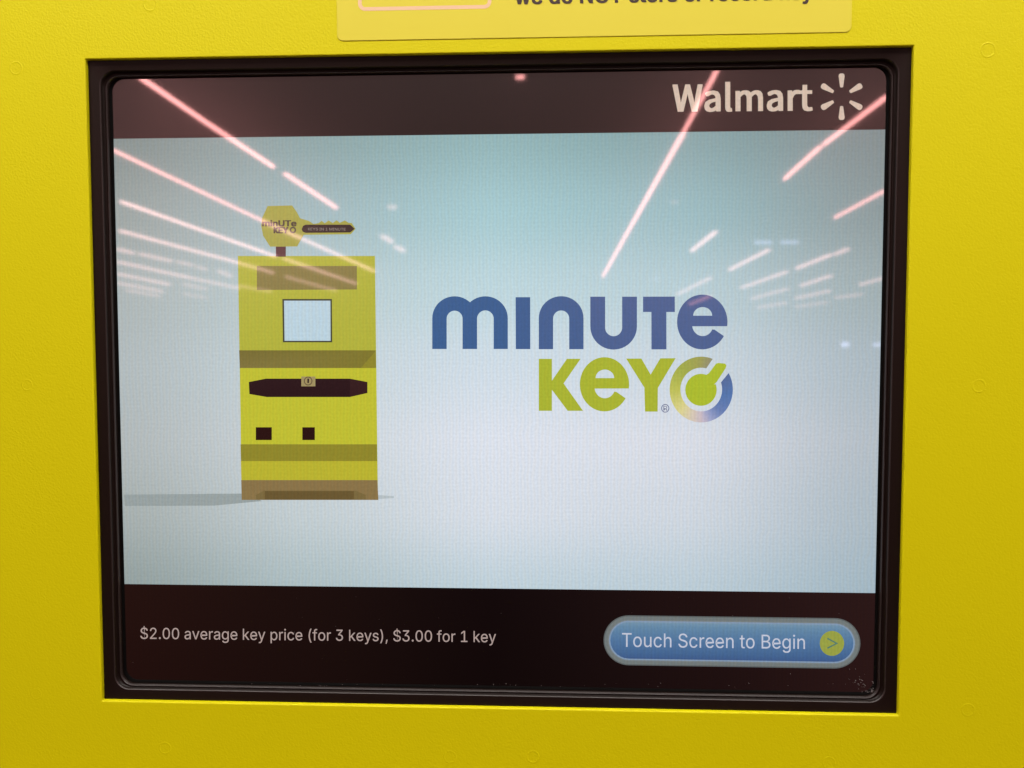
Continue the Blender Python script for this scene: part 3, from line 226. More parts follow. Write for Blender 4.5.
SHOP = {
 'W': (307, "63 0 102 0 140 155 144 175 149 194 153 213 154 213 159 194 163 175 167 155 206 0 245 0 298 257 267 257 239 117 235 89 230 62 225 34 223 34 217 62 211 89 205 117 169 257 140 257 104 117 98 89 92 62 86 34 85 34 80 62 74 89 69 117 42 257 9 257", "0 32 33 0 31 32 24 22 23 24 5 22 5 6 22 6 21 22 14 12 13 14 11 12 24 4 5 7 21 6 24 3 4 8 21 7 24 2 3 9 21 8 24 1 2 10 21 9 0 30 31 25 1 24 10 20 21 15 11 14 10 19 20 0 29 30 26 1 25 16 11 15 10 18 19 0 28 29 27 1 26 17 11 16 0 27 28 0 1 27 10 17 18 10 11 17"),
 'a': (197, "76 -5 99 -1 120 9 139 23 140 23 143 0 169 0 169 117 162 158 141 185 103 195 74 191 49 182 29 170 41 148 58 158 77 165 98 168 122 161 134 144 137 120 71 107 33 84 21 49 28 20 47 2 85 21 68 24 56 34 51 51 59 73 87 89 137 99 137 46 120 32 103 24", "11 9 10 12 9 11 12 8 9 13 17 12 17 8 12 14 15 13 15 16 13 16 17 13 18 8 17 19 8 18 19 7 8 20 7 19 21 7 20 21 32 7 32 6 7 22 32 21 22 31 32 33 6 32 22 30 31 23 30 22 23 29 30 23 28 29 24 28 23 34 4 33 4 6 33 24 27 28 35 4 34 24 26 27 26 3 35 3 4 35 26 2 3 5 6 4 24 2 26 25 2 24 25 1 2 0 1 25"),
 'l': (99, "66 -5 74 -4 79 -3 84 -2 80 23 77 22 75 22 73 22 69 23 66 28 64 36 64 279 32 279 32 38 36 15 47 0", "13 11 12 13 10 11 14 10 13 14 9 10 14 8 9 14 7 8 5 3 4 6 3 5 7 3 6 14 3 7 15 3 14 0 3 15 0 2 3 0 1 2"),
 'm': (324, "32 0 64 0 64 138 81 154 97 164 112 167 132 162 144 145 147 116 147 0 179 0 179 138 196 154 212 164 227 167 247 162 259 145 263 116 263 0 294 0 294 120 288 161 269 186 237 195 215 190 194 178 174 159 164 178 146 191 121 195 100 191 80 179 62 162 62 162 58 190 32 190", "30 28 29 24 22 23 31 28 30 31 27 28 25 22 24 0 34 35 0 33 34 25 21 22 32 27 31 32 5 27 5 26 27 26 14 25 14 21 25 32 4 5 6 26 5 26 13 14 15 21 14 32 3 4 26 12 13 0 32 33 0 2 32 2 3 32 7 26 6 16 21 15 16 20 21 7 12 26 7 11 12 8 11 7 17 20 16 0 1 2 8 10 11 17 19 20 9 10 8 18 19 17"),
 'r': (136, "32 0 64 0 64 122 79 148 95 162 112 166 119 166 125 165 131 163 137 191 131 193 124 195 116 195 96 190 78 176 62 155 62 155 58 190 32 190", "13 11 12 13 10 11 13 9 10 13 8 9 14 7 13 7 8 13 0 17 18 0 16 17 15 5 14 5 6 14 6 7 14 15 4 5 15 3 4 0 15 16 0 2 15 2 3 15 0 1 2"),
 't': (132, "92 -5 104 -4 116 -1 127 2 121 27 114 24 106 22 99 21 82 26 72 38 70 58 70 164 121 164 121 190 70 190 70 244 43 244 40 190 9 188 9 164 38 164 38 59 43 25 60 3", "17 15 16 17 14 15 18 14 17 18 13 14 18 12 13 19 12 18 20 12 19 21 11 20 11 12 20 21 10 11 22 10 21 22 9 10 22 8 9 5 3 4 22 7 8 23 7 22 6 3 5 7 3 6 23 3 7 0 3 23 0 2 3 0 1 2"),
 ' ': (78, "", ""),
}
_k = [(53, 0), (111, 0), (111, 137), (151, 178), (294, 0), (372, 0), (201, 217), (360, 379), (284, 379), (121, 212), (111, 212), (111, 509), (53, 509)]
_K = [(48, 0), (112, 0), (112, 150), (165, 212), (318, 0), (400, 0), (210, 262), (395, 509), (312, 509), (112, 240), (112, 509), (48, 509)]
REG['K'] = (405, ' '.join('%d %d' % p for p in _K), ' '.join('%d %d %d' % t for t in tessellate_polygon([[Vector((x, y, 0)) for x, y in _K]])))
REG['k'] = (380, ' '.join('%d %d' % p for p in _k), ' '.join('%d %d %d' % t for t in tessellate_polygon([[Vector((x, y, 0)) for x, y in _k]])))
def text_shapes(art, string, x0, x1, y0, y1, cap, col, font=None, track=0, weight=0):
    """lettering fitted between x0..x1 with its baseline running y0 -> y1 and capitals 'cap' high"""
    if weight:                              # heavier strokes: the same outline laid down a few times side by side
        for k in (-1, -0.5, 0, 0.5, 1):
            for q in (-0.5, 0.5):
                text_shapes(art, string, x0 + (k + 1) * weight, x1 + (k - 1) * weight, y0 + q * weight, y1 + q * weight, cap, col, font, track)
        return
    font = font or REG; CAPH = 509.0 if font is REG else 257.0
    vs, fs, pen = [], [], 0
    for ch in string:
        adv, v, t = font[ch]
        v = [int(k) for k in v.split()]; t = [int(k) for k in t.split()]; b0 = len(vs)
        vs += [(v[i] + pen, v[i + 1]) for i in range(0, len(v), 2)]
        fs += [(t[i] + b0, t[i + 1] + b0, t[i + 2] + b0) for i in range(0, len(t), 3)]
        pen += adv + track
    a, b = min(v[0] for v in vs), max(v[0] for v in vs)
    base = len(art.v); P = []
    for x, y in vs:
        u = (x - a) / (b - a)
        P.append(at(x0 + (x1 - x0) * u, y0 + (y1 - y0) * u - y / CAPH * cap, art.depth))
    art.v += [(x, art.y, z) for x, z in P]; art.c += [rgb(*col)] * len(P)
    for f in fs:
        A, B, D = P[f[0]], P[f[1]], P[f[2]]
        cr = (B[0] - A[0]) * (D[1] - A[1]) - (B[1] - A[1]) * (D[0] - A[0])
        f = [base + i for i in f]; art.f.append(tuple(f if cr > 0 else f[::-1]))
    art.y -= art.step

def rrect(l, r, t, b, rad, n=8):           # rounded rectangle, x from l to r, z from -t down to -b, clockwise from top left
    pts = []
    for cx, cz, a0 in ((l + rad, -t - rad, 180), (r - rad, -t - rad, 90), (r - rad, -b + rad, 0), (l + rad, -b + rad, -90)):
        for i in range(n + 1):
            a = math.radians(a0 - 90 * i / n); pts.append((cx + rad * math.cos(a), cz + rad * math.sin(a)))
    return pts
def loft(bm, rings, close_last=False):
    vs = [[bm.verts.new((x, y, z)) for x, z in pts] for pts, y in rings]
    for A, B in zip(vs, vs[1:]):
        n = len(A)
        for i in range(n): bm.faces.new((A[i], A[(i + 1) % n], B[(i + 1) % n], B[i]))
    return vs

# ------------------------------------------------------------------ the kiosk
kiosk = bpy.data.objects.new('key_cutting_kiosk', None); C.objects.link(kiosk)
kiosk.matrix_world = KM
kiosk['label'] = 'yellow key cutting kiosk with a black framed touch screen set into its textured front'
kiosk['category'] = 'kiosk'

# front panel: thick painted plate with the rectangular opening, folded forward below
FOLD = 0.3740                              # height of the fold below the opening's top edge
XL, XR, ZT = -0.32, 0.73, 0.30
bm = bmesh.new()
loft(bm, [(rrect(XL, XR, -ZT, FOLD, 0.0005), 0.0),
          (rrect(-0.0016, W + 0.0016, -0.0005, H + 0.0016, 0.0009), 0.0),
          (rrect(-0.0013, W + 0.0013, -0.0002, H + 0.0013, 0.0007), 0.00012),
          (rrect(-0.001, W + 0.001, 0, H + 0.001, 0.0005), 0.0004),
          (rrect(-0.001, W + 0.001, 0, H + 0.001, 0.0005), 0.0024)])
for f in bm.faces: f.normal_update()
panel = from_bm('front_panel', bm, M_YEL, kiosk)
me = panel.data; me.flip_normals()
# cabinet behind the panel and the lower front that leans outwards under the fold
bm = bmesh.new()
def quad(*p): bm.faces.new([bm.verts.new(q) for q in p])
y1, y2, zb = -0.0, 0.45, -1.30
prof = [(0.0, ZT), (0.0, -FOLD - 0.0006), (-0.030, -FOLD - 0.045), (-0.030, -FOLD - 0.30), (0.03, -FOLD - 0.38), (0.03, zb), (y2, zb), (y2, ZT)]
A = [bm.verts.new((XL, y, z)) for y, z in prof]; B = [bm.verts.new((XR, y, z)) for y, z in prof]
for i in range(1, len(prof)):
    j = (i + 1) % len(prof); bm.faces.new((A[i], A[j], B[j], B[i]))
bm.faces.new(A); bm.faces.new(B[::-1])
bmesh.ops.recalc_face_normals(bm, faces=bm.faces[:])
from_bm('cabinet', bm, M_YEL, kiosk)

# marks of the studs welded behind the paint: shallow raised rings
def stud(px, py, r, h):
    cx, cz = at(px, py, 0.0); bm = bmesh.new()
    prof = [(r - 0.55, 0.02), (r - 0.28, -h * .55), (r, -h * .7), (r + 0.28, -h * .55), (r + 0.55, 0.02)]
    rings = []
    for rr, y in prof:
        rings.append([bm.verts.new((cx + rr / 1000 * math.cos(t * PI / 16), y / 1000, cz + rr / 1000 * math.sin(t * PI / 16))) for t in range(32)])
    for P, Q in zip(rings, rings[1:]):
        for i in range(32): bm.faces.new((P[i], P[(i + 1) % 32], Q[(i + 1) % 32], Q[i]))
    bmesh.ops.recalc_face_normals(bm, faces=bm.faces[:])
    return from_bm('stud_mark', bm, M_YEL, panel, True)
for px, py, r, h in ((16, 68, 3.0, .16), (150, 4, 3.2, .16), (988, 50, 3.3, .15), (27, 385, 2.6, .10), (979, 386, 3.0, .13),
                     (165, 748, 2.9, .13), (450, 757, 3.0, .13), (533, 757, 3.0, .12), (829, 763, 3.0, .10), (968, 710, 3.0, .13), (36, 694, 2.6, .08)):
    stud(px, py, r, h)

# screen bezel: matt strip, groove, raised bead and inner wall
mm = 0.001
def rr_(i, t, b, rad, y): return (rrect(i * mm, W - i * mm, t * mm, H - b * mm, rad * mm, 12), y * mm)
bm = bmesh.new()
loft(bm, [rr_(-8, -8, -8, 2, 2.42), rr_(4.6, 4.7, 4.05, 7.5, 2.42), rr_(4.85, 4.9, 4.3, 7.4, 2.5), rr_(5.1, 5.1, 4.5, 7.3, 2.9), rr_(5.25, 5.3, 4.65, 7.2, 4.7),
          rr_(6.5, 6.8, 5.15, 7.0, 4.8), rr_(6.65, 6.95, 5.3, 6.9, 4.3), rr_(6.85, 7.1, 5.5, 6.8, 4.12), rr_(7.1, 7.25, 5.75, 6.7, 4.3),
          rr_(7.25, 7.4, 5.95, 6.6, 5.4), rr_(7.5, 7.6, 6.2, 6.5, 6.25)])
bez = from_bm('screen_bezel', bm, M_BEZ, kiosk, True); bez.data.flip_normals(); bez.data.materials.append(M_BEAD)
for p in bez.data.polygons:
    if p.index // 52 in (1, 2, 6, 7, 8): p.material_index = 1
bm = bmesh.new()
loft(bm, [rr_(7.3, 7.45, 6.0, 6.5, 6.15), rr_(8.9, 7.9, 7.7, 6.4, 6.35), rr_(9.0, 8.0, 7.8, 6.3, 6.9)])
g = from_bm('gasket', bm, M_GAS, bez, True); g.data.flip_normals()

# ------------------------------------------------------------------ the display
SX0, SX1, SZ0, SZ1 = 0.0060, W - 0.0060, 0.0035, H - 0.0050     # slightly larger than what the gasket leaves visible
ZA = -at(500, 134.2)[1]; ZB = -at(500, 588.5)[1]                # the picture between the two dark bars
def sheet(art, x0, x1, z0, z1, nx, nz, fn):
    base = len(art.v)
    for j in range(nz + 1):
        for i in range(nx + 1):
            u, v = i / nx, j / nz
            art.v.append((x0 + (x1 - x0) * u, art.y, -(z0 + (z1 - z0) * v))); art.c.append(fn(u, v))
    for j in range(nz):
        for i in range(nx):
            a = base + j * (nx + 1) + i
            art.f.append((a + nx + 1, a + nx + 2, a + 1, a))
    art.y -= art.step
T = [  # pale picture colours, vignetting and haze painted in, top to bottom, left to right
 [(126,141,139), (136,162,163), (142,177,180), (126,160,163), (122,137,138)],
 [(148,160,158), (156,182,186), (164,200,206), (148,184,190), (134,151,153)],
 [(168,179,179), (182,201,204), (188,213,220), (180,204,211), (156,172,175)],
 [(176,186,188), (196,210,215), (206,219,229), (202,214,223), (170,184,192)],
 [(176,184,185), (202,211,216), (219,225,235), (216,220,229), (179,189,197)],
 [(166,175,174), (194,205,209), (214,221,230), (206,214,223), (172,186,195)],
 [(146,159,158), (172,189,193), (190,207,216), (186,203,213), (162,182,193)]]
def tab(tb, u, v):
    nx, ny = len(tb[0]) - 1, len(tb) - 1
    sm = lambda t: t * t * (3 - 2 * t)
    x = u * nx; y = v * ny; i = min(int(x), nx - 1); j = min(int(y), ny - 1); fx, fy = x - i, y - j
    fx = .5 * fx + .5 * sm(fx); fy = .5 * fy + .5 * sm(fy)
    return tuple((tb[j][i][k] * (1 - fx) + tb[j][i + 1][k] * fx) * (1 - fy) + (tb[j + 1][i][k] * (1 - fx) + tb[j + 1][i + 1][k] * fx) * fy for k in range(3))
a = Art(lift=0); sheet(a, 0.0045, W - 0.0045, 0.002, H - 0.003, 2, 2, lambda u, v: rgb(6, 3, 3))
screen = a.build('touch_screen', kiosk)
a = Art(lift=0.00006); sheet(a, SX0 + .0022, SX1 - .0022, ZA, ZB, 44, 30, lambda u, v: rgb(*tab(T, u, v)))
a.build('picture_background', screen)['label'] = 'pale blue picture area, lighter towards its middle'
a = Art(lift=0.00006); sheet(a, SX0, SX1, SZ0, ZA, 20, 4, lambda u, v: rgb(27 + 22 * abs(u - .45), 15 + 14 * abs(u - .45), 14 + 14 * abs(u - .45)))  # haze of the mirrored tubes painted in: lighter towards both ends
a.build('title_bar', screen)['label'] = 'dark brown bar across the top of the screen'
BT = [[(30,12,9), (20,8,7), (5,2,4), (24,11,12), (38,20,20)], [(26,9,7), (18,7,6), (4,2,3), (20,9,10), (36,18,18)]]  # uneven reflections painted into the bar's colours, blackest in the middle
a = Art(lift=0.00006); sheet(a, SX0 + .001, SX1 - .001, ZB, SZ1, 20, 4, lambda u, v: rgb(*tab(BT, u, v)))
a.build('bottom_bar', screen)['label'] = 'almost black bar across the bottom of the screen'
LIFT = 0.00014

# the drawn kiosk with its key sign
a = Art(lift=LIFT)
a.poly([(124, 494.5), (241, 493.5), (258, 499), (262, 501), (215, 505.5), (125, 506)], (150, 160, 160))
a.poly([(377, 495), (394, 496), (394, 498), (377, 499)], (180, 190, 194))
a.poly([(238, 256), (375, 256), (378, 499), (242, 499)], (176, 176, 58))
Ymid = (190, 189, 50)
a.poly([(240, 368), (376.5, 368), (377, 444), (241, 444)], Ymid)
a.poly([(241, 461), (377.2, 461), (377.5, 480), (241.5, 480)], (184, 178, 48))
a.poly([(257, 266), (357, 266), (357, 289.5), (257, 290)], (134, 122, 66))
a.poly([(282.5, 299), (332, 299), (332.3, 342.3), (283, 342.3)], (62, 66, 48))
a.poly([(284.2, 300.7), (330.5, 300.7), (330.7, 340.8), (284.7, 340.8)], (184, 208, 220))
a.poly([(239.3, 350.3), (375.8, 350.3), (376.3, 368), (240, 368)], None, cols=[rgb(116, 106, 48), rgb(126, 118, 42), rgb(126, 118, 42), rgb(126, 114, 60)])
a.poly([(375.8, 351), (376.3, 368), (361, 368)], (140, 132, 42))
a.poly([(249, 382), (266, 378.6), (350, 378.6), (367.5, 382), (367.5, 393), (350, 397), (267, 397), (249.6, 394)], (36, 15, 20))
a.poly([(350, 378.6), (367.5, 382), (367.5, 393), (350, 397)], (48, 24, 26))
a.poly([(301.5, 376.5), (315.5, 376.5), (315.5, 386.3), (301.5, 386.3)], (160, 144, 96))
a.poly([arc(308.3, 381, 4.3, 4.5, 0, 360, 20)[:-1], arc(308.3, 381, 3.3, 3.5, 0, 360, 20)[:-1]], (100, 84, 62))
a.poly([(307.5, 378.5), (309.2, 378.5), (309.2, 383), (307.5, 383)], (50, 34, 30))
a.poly([(256, 427.2), (272, 427.2), (272, 440), (256, 440)], (36, 12, 10))
a.poly([(302.5, 427.2), (315, 427.2), (315, 440), (302.5, 440)], (36, 12, 10))
a.poly([(240.8, 444.3), (377, 444.3), (377.2, 461), (241.2, 461)], (142, 134, 42))
a.poly([(241.5, 480), (377.5, 480), (378.5, 499.8), (242, 499.8)], (136, 114, 72))
a.poly([(256, 499.6), (256, 495), (264, 490.5), (356, 490.5), (366, 495), (366, 499.6)], (122, 104, 62))
a.poly([(265, 499.4), (265, 491), (354, 491), (354, 499.4)], (104, 86, 48))
a.build('kiosk_drawing', screen)['label'] = 'drawn yellow kiosk with brown bands standing on a thin grey shadow'
a = Art(lift=LIFT + 0.0004)
a.poly([(276.2, 246), (286.2, 246), (286.2, 256.8), (276.2, 256.8)], (86, 52, 54))
a.poly([(261.5, 226), (262.5, 218), (268, 206.2), (292.5, 205.6), (297, 212), (300.5, 218.5), (309, 221), (314, 224.2), (319, 223.2), (322, 221), (325, 223.4), (329, 220.6), (333, 223.2),
        (337, 220.4), (340, 223), (345, 220.6), (349, 223), (352, 223.2), (355.8, 229), (351, 234.4), (304, 235), (297.5, 246.6), (270.5, 246.8), (263.5, 236)], (164, 160, 70))
a.poly([(302, 229.5), (303.4, 226), (306, 224.8), (350.5, 224.8), (355, 229), (350.5, 232.6), (306, 233), (303, 231.8)], (42, 31, 27))
text_shapes(a, 'minUTe', 262.5, 297, 226.3, 226.3, 5.6, (72, 60, 50), weight=.5)
text_shapes(a, 'KEY', 274, 289, 233.3, 233.3, 5.9, (72, 60, 50), weight=.5)
a.poly([arc(293.4, 230.2, 3.3, 3.3, 0, 360, 16)[:-1], arc(293.4, 230.2, 1.7, 1.7, 0, 360, 16)[:-1]], (82, 74, 58))
text_shapes(a, 'KEYS IN 1 MINUTE', 308.5, 346, 230.6, 230.8, 2.6, (150, 140, 130))
a.build('key_sign_drawing', screen)['label'] = 'drawn key shaped sign with small dark lettering above the drawn kiosk'

# the large two line wordmark
a = Art(lift=LIFT)
def blue(x): t = min(max((x - 470) / 140, 0), 1); return (56 + 18 * t, 93 + 3 * t, 142)
def arch(xl, xr, w, top, bottom):          # an n shape
    cx = (xl + xr) / 2; R = (xr - xl) / 2; r = R - w; cy = top + R * 0.98
    out = [(xl, bottom)] + arc(cx, cy, R, R * .98, 180, 0, 24) + [(xr, bottom), (xr - w, bottom)] + arc(cx, top + w + r, r, r, 0, 180, 16) + [(xl + w, bottom)]
    return out
a.poly(arch(432.3, 477.0, 14.4, 296.3, 349.0), blue(432))
a.poly(arch(463.0, 507.8, 14.1, 296.3, 349.0), blue(480))
a.poly([(515.6, 297.2), (530.2, 297.2), (530.3, 349.1), (515.8, 349.1)], blue(522))
a.poly(arch(538.8, 583.5, 14.3, 296.2, 349.2), blue(560))
cx, Ro, Ri = 613.6, 23.3, 8.5
a.poly([(590.3, 296.7), (590.3, 326.3)] + arc(cx, 326.4, Ro, 23.2, 180, 360, 24) + [(636.9, 296.7), (622.1, 296.7), (622.1, 327.5)] + arc(cx, 327.6, Ri, 8.6, 360, 180, 16) + [(605.1, 296.7)], blue(613))
a.poly([(643, 296.7), (674.7, 296.6), (674.8, 312), (666.3, 312), (666.4, 349.4), (651.4, 349.4), (651.3, 312), (643, 312)], blue(659))
def e_shape(x0, x1, y0, y1):
    fx = lambda x: x0 + (x - 677) / 50.4 * (x1 - x0); fy = lambda y: y0 + (y - 294.6) / 54.8 * (y1 - y0)
    outer = arc(702.2, 322, 25.2, 27.4, -8.8, 329, 60)
    lower = arc(702.6, 324.5, 10.6, 11.6, -25, -171, 14)
    lp = outer + [(714.4, 329.6)] + lower
    hole = arc(702.6, 315.7, 9.5, 8.6, 0, 180, 16)
    return [[(fx(x), fy(y)) for x, y in l] for l in (lp, hole)]
a.poly(e_shape(677, 727.4, 294.6, 349.4), blue(700))
a.build('wordmark_upper_line', screen)['label'] = 'large blue rounded word MINUTE'
G = (168, 178, 50)
a = Art(lift=LIFT)
a.poly([(538.8, 358.8), (551.9, 358.8), (551.9, 380.7), (566.9, 358.8), (580.6, 358.8), (563.6, 383.4), (583, 410.8), (567.7, 410.8), (551.9, 389.8), (551.9, 410.8), (538.8, 410.8)], G)
a.poly(e_shape(579.8, 629.1, 357.2, 411.4), G)
a.poly([(626.1, 358.6), (641.3, 358.5), (650.6, 374.5), (660.3, 358.3), (675.6, 358.2), (657.8, 388), (657.6, 411.6), (645, 411.6), (644.3, 387.6)], G)
a.poly(arc(700.9, 389.8, 15.7, 16, 70, 396, 44)[:-2] + [(714.0, 384.5), (716.6, 382.0), (725.6, 368.2), (726.3, 365.2), (725, 363.6), (718.5, 362.9), (716.0, 363.6), (708.8, 373.2)], (170, 186, 46))
a.build('wordmark_lower_line', screen)['label'] = 'large lime green word KEY ending in a round key shape'
a = Art(lift=LIFT)
stops = [(70, (146,142,112)), (95, (158,158,84)), (135, (160,170,72)), (180, (188,190,88)), (222, (216,208,140)), (250, (212,198,180)), (270, (200,186,196)),
         (288, (152,160,198)), (312, (104,126,176)), (350, (82,116,170)), (386, (84,106,152))]
def stopcol(t):
    for (a0, c0), (a1, c1) in zip(stops, stops[1:]):
        if t <= a1: k = (t - a0) / (a1 - a0); return tuple(c0[i] + (c1[i] - c0[i]) * max(k, 0) for i in range(3))
    return stops[-1][1]
n = 60; O_, I_ = [], []
for i in range(n + 1):
    u = i / n; ao = math.radians(68.6 + (390 - 68.6) * u); ai = math.radians(76 + (379 - 76) * u)
    O_.append(at(701.2 + 31.6 * math.cos(ao), 389.5 - 32.9 * math.sin(ao))); I_.append(at(701.2 + 20.8 * math.cos(ai), 389.5 - 21.8 * math.sin(ai)))
base = len(a.v)
a.v += [(x, a.y, z) for x, z in O_ + I_]
cc = [rgb(*stopcol(70 + 316 * i / n)) for i in range(n + 1)]; a.c += cc + cc
for i in range(n): a.f.append((base + i, base + i + 1, base + n + 2 + i, base + n + 1 + i))
a.build('logo_ring', screen)['label'] = 'open ring fading from green through cream to blue'
a = Art(lift=LIFT)
a.poly([arc(665.2, 408.3, 4.1, 4.3, 0, 360, 24)[:-1], arc(665.2, 408.3, 3.2, 3.4, 0, 360, 24)[:-1]], (112, 118, 150))
text_shapes(a, 'R', 663.4, 667.2, 410.6, 410.6, 4.6, (92, 98, 135))
a.build('registered_mark', screen)

# shop name and its six spoked burst in the title bar
a = Art(lift=LIFT)
SH = (206, 186, 168)
text_shapes(a, 'Walmart', 672.4, 812.6, 111.4, 110.3, 26.3, SH, SHOP, 6, .95)
a.build('shop_name_lettering', screen)
a = Art(lift=LIFT)
for k in range(6):
    ang = math.radians(90 + 60 * k); dx, dy = math.cos(ang), -math.sin(ang); nx, ny = -dy, dx
    cx, cy = 841.5, 96.8
    P = lambda r, h: (cx + dx * r + nx * h, cy + dy * r + ny * h)
    a.poly([P(9.6, -1.5), P(9.2, 0), P(9.6, 1.5), P(20.5, 3.0), P(22.4, 2.6), P(23.3, 1.2), P(23.3, -1.2), P(22.4, -2.6), P(20.5, -3.0)], SH)
a.build('burst_emblem', screen)['label'] = 'six cream spokes beside the shop name'

# price line and start button in the bottom bar
a = Art(lift=LIFT)
text_shapes(a, '$2.00 average key price (for 3 keys), $3.00 for 1 key', 140.5, 496, 638.7, 642.2, 11.1, (176, 156, 150), weight=0)
a.build('price_lettering', screen)
bx0, bz = at(603.5, 640); bx1, bz1 = at(860.3, 643.2)
za, zb_ = at(700, 616.2)[1], at(700, 666.3)[1]
bx1, zt_ = bx1, za; R = (za - zb_) / 2
def pill(i):
    l, r, t, b = bx0 + i, bx1 - i, -za + i, -zb_ - i
    return rrect(l, r, t, b, (b - t) / 2 - 1e-5, 14)
a = Art(lift=LIFT)
a.poly(pill(0), (92, 98, 98), px=False)
a.poly(pill(0.0006), (112, 120, 120), px=False)
a.poly(pill(0.0023), (120, 128, 130), px=False)
a.poly(pill(0.0028), (128, 150, 176), px=False)
P = pill(0.0035); zt, zb2 = max(p[1] for p in P), min(p[1] for p in P)
# body of the button in thin bands so its blue runs from light to deep
nb = 14; l_, r_ = min(p[0] for p in P), max(p[0] for p in P); Rb = (zt - zb2) / 2; zc = (zt + zb2) / 2
BC = [(122,150,170), (98,134,164), (80,116,156), (66,100,144), (58,84,130)]
base = len(a.v)
for j in range(nb + 1):
    th = PI / 2 - PI * j / nb; z = zc + Rb * math.sin(th); dx = Rb * (1 - math.cos(th)); t = j / nb * 4; q = min(int(t), 3); f = t - q
    col = tuple(BC[q][k] * (1 - f) + BC[q + 1][k] * f for k in range(3))
    for x in (l_ + dx, r_ - dx): a.v.append((x, a.y, z)); a.c.append(rgb(*col))
for j in range(nb): a.f.append((base + 2 * j + 2, base + 2 * j + 3, base + 2 * j + 1, base + 2 * j))
a.y -= a.step
a.build('start_button', screen)['label'] = 'blue rounded button with a grey rim'
a = Art(lift=LIFT + 0.0001)
text_shapes(a, 'Touch Screen to Begin', 622, 804.8, 646.6, 648.8, 13.8, (194, 198, 214))
a.build('button_lettering', screen)
a = Art(lift=LIFT + 0.0001)
a.poly(arc(831.8, 643.2, 12.2, 12.5, 0, 360, 40)[:-1], (150, 158, 68))
a.stroke([(827.2, 638.2), (836.6, 643.2), (827.2, 648.0)], 1.5, (88, 124, 106))
a.build('arrow_disc', screen)['label'] = 'round yellow green disc with a small arrow'

# dust that gathered in the lower corners of the screen
bm = bmesh.new()
def speck(px, py, s):
    x, z = at(px, py, DS - 0.0004)
    bmesh.ops.create_icosphere(bm, subdivisions=1, radius=s, matrix=Matrix.Translation((x, DS - 0.0005, z)) @ Matrix.Diagonal((1 + random.random(), .5, 1, 1)))
for i in range(70):
    r = random.random() ** 1.6
    speck(874 - r * 34 * random.random() ** .6 + random.uniform(-1, 2), 692.5 - r * 26 * random.random(), random.uniform(.00007, .0002))
for i in range(42): speck(random.uniform(128, 868), 0 + random.uniform(-3.5, .6) + 686.5 + (random.random() * 0), random.uniform(.00007, .00016))
for i in range(14): speck(random.uniform(127, 139), random.uniform(683.5, 687.2), random.uniform(.0001, .00022))
for i in range(26): speck(random.uniform(130, 865), random.uniform(595, 684), random.uniform(.00005, .00010))
d = from_bm('dust', bm, M_DUST, screen); d['kind'] = 'stuff'; d['label'] = 'pale dust specks along the lower edge of the screen'

# ------------------------------------------------------------------ sticker above the opening
bl = at(337.2, 40.6, 0); br = at(851.2, 33, 0)
T_ = 0.00032
def sticker_ring(inset, rad): return rrect(bl[0] + inset, br[0] - inset, -0.075 + inset, -(bl[1] + br[1]) / 2 - inset, rad)
bm = bmesh.new()
vs = loft(bm, [(sticker_ring(0, .003), 0.0001), (sticker_ring(0, .003), -T_ * .7), (sticker_ring(.0002, .0028), -T_)])
bm.faces.new(vs[-1])
bmesh.ops.recalc_face_normals(bm, faces=bm.faces[:])
stk = from_bm('instruction_sticker', bm, M_STK, kiosk)
stk['label'] = 'paler yellow rounded sticker above the screen'
a = Art(depth=0, lift=T_ + .00004)
l, b = at(358.3, 11.3, 0); r, _ = at(491.5, 9, 0)
a.poly([rrect(l, r, -0.05, -b, .0035), rrect(l + .0018, r - .0018, -0.0482, -b - .0018, .0018)], (255, 205, 150), px=False)
a.build('print_frame', stk, M_PNK)
a = Art(depth=0, lift=T_ + .00004)
text_shapes(a, 'we do NOT store or record key', 514.5, 813, 4.4, -0.6, 15.5, (50, 25, 20), track=10, weight=.75)
a.build('print_lettering', stk, M_INK)

# ------------------------------------------------------------------ ceiling lights, placed where the glass mirrors them
KR = KM.to_3x3()
CAMW = KM @ CAM
HC = 3.4                                    # lights hang this far above the lens
def mirror_dir(px, py):
    v = ray(px, py); s = (DS - CAM.y) / v.y; p = CAM + v * s
    w = Vector((v.x, -v.y, v.z)).normalized()
    return KM @ p, (KR @ w)
def ceiling_point(px, py, cap=60.0):
    p, w = mirror_dir(px, py)
    t = (CAMW.z + HC - p.z) / w.z if w.z > 1e-4 else cap
    if t > cap or t < 0: t = cap
    return p + w * t
def bar(p, q, w, mat, name, label, group, h=None):
    d = q - p; L_ = d.length; bm = bmesh.new()
    # lit tube of half round section under a slim white tray
    n = 8; ends = []
    for e in (0, L_):
        ends.append([bm.verts.new((e, w / 2 * math.cos(PI + PI * k / n), w / 2 * math.sin(PI + PI * k / n))) for k in range(n + 1)])
    for k in range(n): bm.faces.new((ends[0][k], ends[0][k + 1], ends[1][k + 1], ends[1][k]))
    bm.faces.new(ends[0]); bm.faces.new(ends[1][::-1]); bm.faces.new((ends[0][0], ends[1][0], ends[1][-1], ends[0][-1]))
    bmesh.ops.recalc_face_normals(bm, faces=bm.faces[:])
    o = from_bm(name, bm, mat)
    X = d.normalized(); Yv = Vector((0, 0, 1)).cross(X).normalized(); Z = X.cross(Yv)
    o.matrix_world = Matrix.Translation(p) @ Matrix((X, Yv, Z)).transposed().to_4x4()
    o['label'] = label; o['category'] = 'ceiling light'
    if group: o['group'] = group
    return o
PINK = (1.0, 0.40, 0.38); PALE = (1.0, 0.56, 0.54); COOL = (0.62, 0.66, 1.0)
GRP = 'lit ceiling tubes mirrored in the screen'
